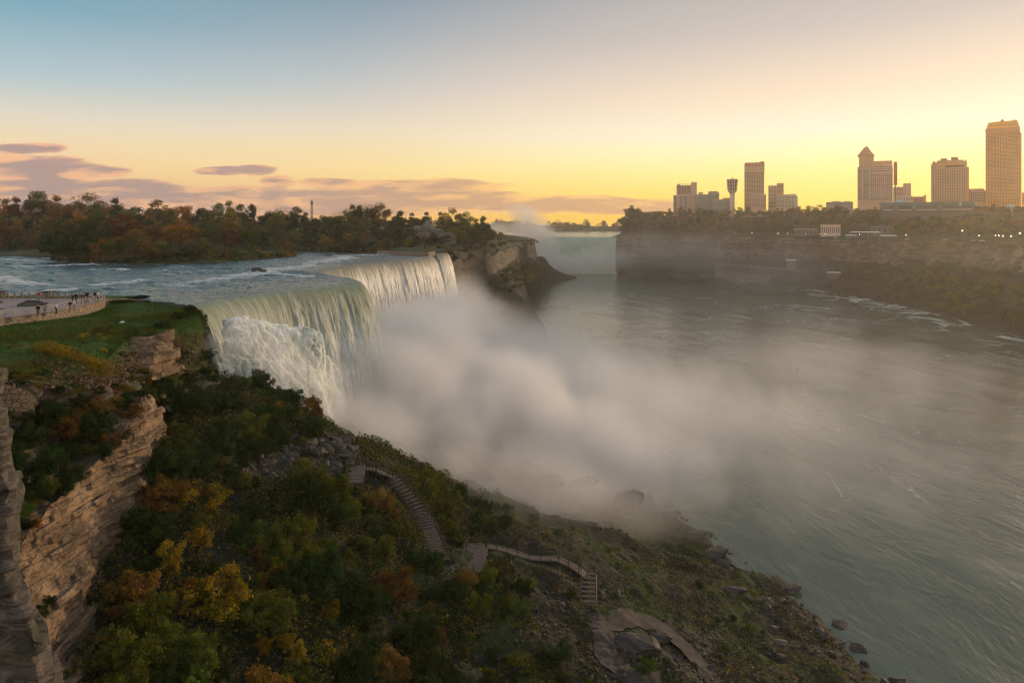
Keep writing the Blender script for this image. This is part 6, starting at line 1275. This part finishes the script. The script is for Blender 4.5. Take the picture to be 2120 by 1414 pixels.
# ---- timber stairs and boardwalk on the near slope
def hz(px, py, lift=.45):
    w = hit(px, py, False); w = w.copy(); w[2] = max(w[2], float(H(w[0], w[1])))+lift; return w
def rails(parent, o0, pts, m, hgt=1.05, every=1.6):
    pts = [Vector(p) for p in pts]
    for k, z in (('top_rail', hgt), ('mid_rail', hgt*.55)): mb = MB(); mb.tube([p+Vector((0, 0, z))-o0 for p in pts], .045, 5); mb.build(k, m, parent)
    pm = MB().box(-.05, .05, -.05, .05, -1.3, hgt).mesh('post'); pm.materials.append(m)
    for a, b in zip(pts, pts[1:]):
        n = max(1, int((b-a).length/every))
        for i in range(n): link('post', pm, None, parent, tuple(a.lerp(b, i/n)-o0))
    link('post', pm, None, parent, tuple(pts[-1]-o0))
def flight(label, path, width, n, rail=True):
    A = np.array([hz(*p) for p in path]); A[:, 2] = np.minimum.accumulate(A[:, 2]); cum = np.concatenate([[0], np.cumsum(np.linalg.norm(np.diff(A, axis=0), axis=1))]); o0 = Vector(A[0]); root = empty('staircase', tuple(o0)); tag(root, label, 'staircase'); L = []; R = []
    for i in range(n+1):
        s = cum[-1]*i/n; p = Vector([np.interp(s, cum, A[:, k]) for k in range(3)]); q = Vector([np.interp(min(s+.5, cum[-1]), cum, A[:, k]) for k in range(3)]); r_ = Vector([np.interp(max(s-.5, 0), cum, A[:, k]) for k in range(3)]); d = (q-r_); d.z = 0; d.normalize(); nn = Vector((-d.y, d.x, 0))
        L.append(p+nn*width/2); R.append(p-nn*width/2)
        if i < n:
            mt = Matrix.Translation(p-o0) @ d.to_track_quat('X', 'Z').to_matrix().to_4x4(); MB().box(-.26, .30, -width/2, width/2, -.09, 0, mt).build('tread', M['deck'], root)
    for side in (L, R):
        mb = MB(); mb.tube([p-o0+Vector((0, 0, -.22)) for p in side], .13, 4); mb.build('stringer', M['dark_timber'], root)
    if rail:
        rails(root, o0, L[::2]+[L[-1]], M['dark_timber']); rails(root, o0, R[::2]+[R[-1]], M['dark_timber'])
    return L, R, A
def deck(label, pxpy, rail_idx, thick=.18, name='viewing_deck'):
    P = [hz(*p, .5) for p in pxpy]; z = sum(p[2] for p in P)/len(P); Q = []
    for px, py in pxpy: Q.append(atz(px, py, z))
    o0 = Vector(Q[0]); root = empty(name, tuple(o0)); tag(root, label, 'deck'); n = len(Q); mb = MB(); mb.add([tuple(Vector(q)-o0) for q in Q]+[tuple(Vector(q)-o0-Vector((0, 0, thick))) for q in Q], [tuple(range(n))[::-1], tuple(range(n, 2*n))]+[(i, (i+1) % n, n+(i+1) % n, n+i) for i in range(n)]); me = mb.mesh('floor'); bm = bmesh.new(); bm.from_mesh(me); bmesh.ops.recalc_face_normals(bm, faces=bm.faces); bm.to_mesh(me); bm.free(); link('floor', me, M['deck'], root)
    pm = MB().box(-.12, .12, -.12, .12, -2.5, -thick).mesh('support_post'); pm.materials.append(M['dark_timber'])
    for q in Q: link('support_post', pm, None, root, tuple(Vector(q)-o0))
    for idx in rail_idx: rails(root, o0, [Q[i] for i in idx], M['dark_timber'])
    return Q
def walk(label, path, width, name='boardwalk'):
    A = np.array([hz(*p, .5) for p in path]); A = spline(A, 40); o0 = Vector(A[0]); root = empty(name, tuple(o0)); tag(root, label, 'boardwalk'); d = np.gradient(A, axis=0); d[:, 2] = 0; d /= np.linalg.norm(d, axis=1)[:, None]; nn = np.stack([-d[:, 1], d[:, 0], d[:, 0]*0], 1); k = np.ones(7)/7
    A[:, 2] = np.convolve(np.pad(A[:, 2], 3, 'edge'), k, 'valid'); L, R = A+nn*width/2, A-nn*width/2; mb = MB(); vs = np.stack([L, R, R-(0, 0, .2), L-(0, 0, .2)], 1); vs = vs-np.array(o0); fs = []
    for i in range(39): fs += [(i*4+j, i*4+(j+1) % 4, i*4+4+(j+1) % 4, i*4+4+j) for j in range(4)]
    fs += [(0, 3, 2, 1), (156, 157, 158, 159)]; mb.add(vs.reshape(-1, 3), fs); mb.build('floor', M['deck'], root); rails(root, o0, L[::4], M['dark_timber'], every=2.); rails(root, o0, R[::4], M['dark_timber'], every=2.)
deck('small timber lookout deck at the head of the long stairs', [(718, 1000), (717, 965), (742, 951), (758, 962), (752, 998)], [(0, 1, 2, 3), (4, 0)])
walk('short dim boardwalk from the lookout deck to the long stairs', [(752, 980), (775, 986), (797, 997), (812, 1003)], 2.2)
flight('long curving flight of weathered timber steps down the near slope', [(812, 1004), (838, 1028), (868, 1062), (885, 1100), (903, 1150), (915, 1180)], 2.3, 30)
deck('timber landing at the foot of the long stairs', [(911, 1200), (908, 1172), (936, 1164), (985, 1178), (982, 1192)], [(0, 4)])
deck('broad pale timber deck beside the landing in the middle of the slope', [(980, 1192), (957, 1176), (962, 1138), (972, 1124), (1001, 1124), (1010, 1142), (1000, 1180)], [(0, 6, 5), (1, 2, 3, 4)])
walk('long narrow boardwalk leading right across the slope from the broad deck', [(1006, 1134), (1050, 1146), (1100, 1160), (1150, 1168), (1190, 1188), (1212, 1199)], 1.7)
flight('straight short flight of wide timber steps below the boardwalk', [(1219, 1194), (1218, 1225), (1218, 1250), (1220, 1284)], 2.2, 10)
# footpath round the big boulder
def path_strip(name, label, pts, widths, lift=.14):
    A = np.array([hit(px, py, False) for px, py in pts]); A = spline(A, 80); wd = np.interp(np.linspace(0, 1, 80), np.linspace(0, 1, len(widths)), widths); d = np.gradient(A, axis=0); d[:, 2] = 0; d /= np.linalg.norm(d, axis=1)[:, None]; nn = np.stack([-d[:, 1], d[:, 0]], 1)
    v = np.linspace(-.5, .5, 9); P = np.zeros((80, 9, 3)); jit = 1+.25*perlin(np.stack([np.arange(80)*.21, np.zeros(80), np.zeros(80)], 1))
    for j, k in enumerate(v): P[:, j, :2] = A[:, :2]+nn*(wd*k*jit)[:, None]
    P[..., 2] = np.maximum(H(P[..., 0], P[..., 1]), H(P[..., 0], P[..., 1], False)-.4)+lift; 
    for _ in range(2): P[1:-1, :, 2] = np.maximum(P[1:-1, :, 2], (P[:-2, :, 2]+P[2:, :, 2])/2)
    tag(link(name, npmesh(name, P, gridquads(80, 9)[:, ::-1], True), M['path']), label, kind='structure')
path_strip('footpath', 'pale footpath bending down to the bottom of the picture', [(1222, 1288), (1262, 1296), (1310, 1282), (1350, 1285), (1390, 1312), (1428, 1345), (1462, 1390), (1500, 1440), (1530, 1490)], [2.4, 3.4, 4., 4., 3.4, 2.8, 2.4, 2.4, 2.4])
path_strip('footpath', 'left arm of the footpath round the big boulder', [(1240, 1300), (1252, 1335), (1256, 1365), (1280, 1395), (1320, 1420), (1370, 1440)], [3., 3., 2.8, 3.4, 4.5, 4.5], .16)
# old pipe lying down the shoulder of the slope
mb = MB(); mb.tube([W(606, 846, 129)+np.array((0, 0, .2)), W(622, 858, 130), W(645, 872, 131.5), W(665, 881, 133), W(688, 888, 134.5)], .28, 8); tag(mb.build('log', M['bark']), 'long bare log lying along the edge of the slope before the fall', 'log')
# a pale sheet of plastic on the lawn slope
w = W(253, 672, 110.5); mb = MB(); mb.add([(-.35, -.2, .3), (.3, -.25, .3), (.42, .1, .36), (.0, .25, .5), (-.4, .15, .4), (0, 0, .55)], [(0, 1, 5), (1, 2, 5), (2, 3, 5), (3, 4, 5), (4, 0, 5), (4, 3, 2, 1, 0)]); tag(mb.build('white_stone', M['white_paint'], loc=tuple(w)), 'small white stone lying on the lawn slope', 'stone')

# ================================================================ LABELS
ORD = ['first', 'second', 'third', 'fourth', 'fifth', 'sixth', 'seventh', 'eighth', 'ninth', 'tenth', 'eleventh', 'twelfth', '13th', '14th', '15th', '16th', '17th', '18th', '19th', '20th', '21st', '22nd', '23rd', '24th', '25th', '26th', '27th', '28th', '29th', '30th', '31st', '32nd', '33rd', '34th', '35th', '36th', '37th', '38th', '39th', '40th']
def label_all():
    groups = {}
    for it in ITEMS: groups.setdefault((it[1], it[2], it[3], it[4]), []).append(it)
    for (noun, col, size, zone), its in groups.items():
        its.sort(key=lambda t: t[5]); n = len(its); base = f'{size} {col} {noun}'
        for i, it in enumerate(its):
            o = it[0]
            if n == 1: lab = f'the one {base} {zone}'
            elif n == 2: lab = ('left' if i == 0 else 'right')+f' of two {base}s {zone}'
            elif i == 0: lab = f'leftmost {base} {zone}'
            elif i == n-1: lab = f'rightmost {base} {zone}'
            else: lab = f'{ORD[min(i, 39)]} {base} from left {zone}'
            o['label'] = lab
            o['group'] = {'tree': 'trees ', 'thin half-bare tree': 'trees ', 'shrub': 'shrubs '}.get(noun, noun+'s ')+zone
label_all()
# ================================================================ AIR: falls mist, distant plume, haze
def ellip_hull(name, blobs, m, k=1.0):
    bm = bmesh.new()
    dirs = [Vector((math.cos(a)*math.cos(b), math.sin(a)*math.cos(b), math.sin(b))) for b in (-1.2, -.6, 0, .6, 1.2) for a in np.linspace(0, 2*math.pi, 12, endpoint=False)]
    for (c, r, w) in blobs:
        for d in dirs: bm.verts.new((c[0]+d.x*r[0]*k, c[1]+d.y*r[1]*k, max(c[2]+d.z*r[2]*k, .4)))
    bmesh.ops.convex_hull(bm, input=bm.verts)
    bmesh.ops.delete(bm, geom=[v for v in bm.verts if not v.link_faces], context='VERTS')
    me = bpy.data.meshes.new(name); bm.to_mesh(me); bm.free()
    return link(name, me, m)
def mist_mat(name, blobs, dens, nscale, gain, col, step, aniso=.35, zs=.6):
    def fn(g):
        p = g('TexCoord', out=3); K = None
        q = g.v('ADD', p, g.scale(g.v('SUBTRACT', g.noise(p, nscale*.6, 2, .5, out=1), (.5, .5, .5)), (.5/nscale, .5/nscale, .5/nscale)))
        n = g.m('MULTIPLY', g.m('SUBTRACT', g.noise(g.scale(q, (1, 1, zs)), nscale, 6, .6), .5), gain)
        for c, r, w in blobs:                       # each puff is eaten away at its rim by the same turbulence
            d = g.v('LENGTH', g.v('MULTIPLY', g.v('SUBTRACT', q, tuple(c)), tuple(1/x for x in r)))
            f = g.m('MULTIPLY', g.sm(g.m('ADD', g.m('SUBTRACT', 1., d), n), .02, .75), w)
            K = f if K is None else g.m('ADD', K, f)
        return g('VolumePrincipled', {'Color': (*col, 1), 'Density': g.m('MULTIPLY', K, dens), 'Anisotropy': aniso})
    m = newmat(name, fn, True); m.cycles.volume_step_rate = step; m.cycles.volume_sampling = 'MULTIPLE_IMPORTANCE'; return m
def bl(px, py, Y, r, w): return (tuple(W(px, py, Y)), r, w)
MIST = [bl(935, 895, 172, (22, 24, 14), .8), bl(745, 915, 152, (18, 18, 14), 1.2), bl(840, 850, 178, (25, 30, 20), 1.3), bl(885, 755, 212, (21, 42, 24), 1.1), bl(1000, 850, 205, (31, 40, 22), 1.1), bl(1130, 925, 198, (36, 38, 17), 1.),
        bl(1285, 985, 188, (32, 28, 13), .6), bl(840, 700, 258, (18, 46, 17), .5), bl(950, 660, 300, (25, 58, 21), .3), bl(1070, 780, 250, (38, 54, 22), .42),
        bl(1240, 840, 250, (68, 88, 21), .2), bl(1500, 890, 230, (78, 86, 14), .11), bl(1720, 760, 300, (80, 90, 12), .045), bl(1080, 720, 330, (48, 84, 20), .11), bl(900, 985, 158, (20, 16, 9), .35), bl(1080, 1010, 150, (28, 20, 11), .30), bl(1240, 1065, 152, (30, 20, 10), .2), bl(1000, 1090, 128, (26, 16, 8), .05),
        bl(500, 690, 125, (10, 9, 7), .35), bl(580, 740, 134, (11, 10, 9), .45), bl(660, 800, 143, (12, 11, 10), .5)]
mm = mist_mat('falls_mist', MIST, .13, .045, 1.15, (.992, .985, .978), .3, .2, .8)
tag(ellip_hull('mist', MIST, mm, 1.2), 'thick pale cloud of mist rising from the foot of the falls', kind='stuff')
PLUME = [bl(1160, 553, 1040, (70, 46, 21), .9), bl(1110, 515, 1030, (44, 48, 42), 1.), bl(1098, 468, 1000, (38, 40, 32), .6), bl(1082, 440, 985, (32, 36, 19), .4), bl(1235, 535, 1040, (55, 44, 22), .35), bl(1380, 530, 960, (140, 95, 42), .07), bl(1620, 560, 800, (120, 90, 40), .05), bl(1020, 475, 1080, (60, 60, 14), .25)]
pm = mist_mat('plume_mist', PLUME, .05, .014, 1.7, (.95, .93, .91), .22)
tag(ellip_hull('mist', PLUME, pm, 1.2), 'tall plume of mist standing over the distant curved waterfall', kind='stuff')
def haze_fn(g): return g('VolumePrincipled', {'Color': (.93, .86, .76, 1), 'Density': HAZE, 'Anisotropy': .55})
HAZE = .00015
hm = newmat('haze_air', haze_fn, True); hm.cycles.homogeneous_volume = True
mb = MB().box(-2600, 2600, -160, 3200, -1.2, 226)
tag(mb.build('haze', hm), 'thin warm evening haze filling the valley', kind='stuff')
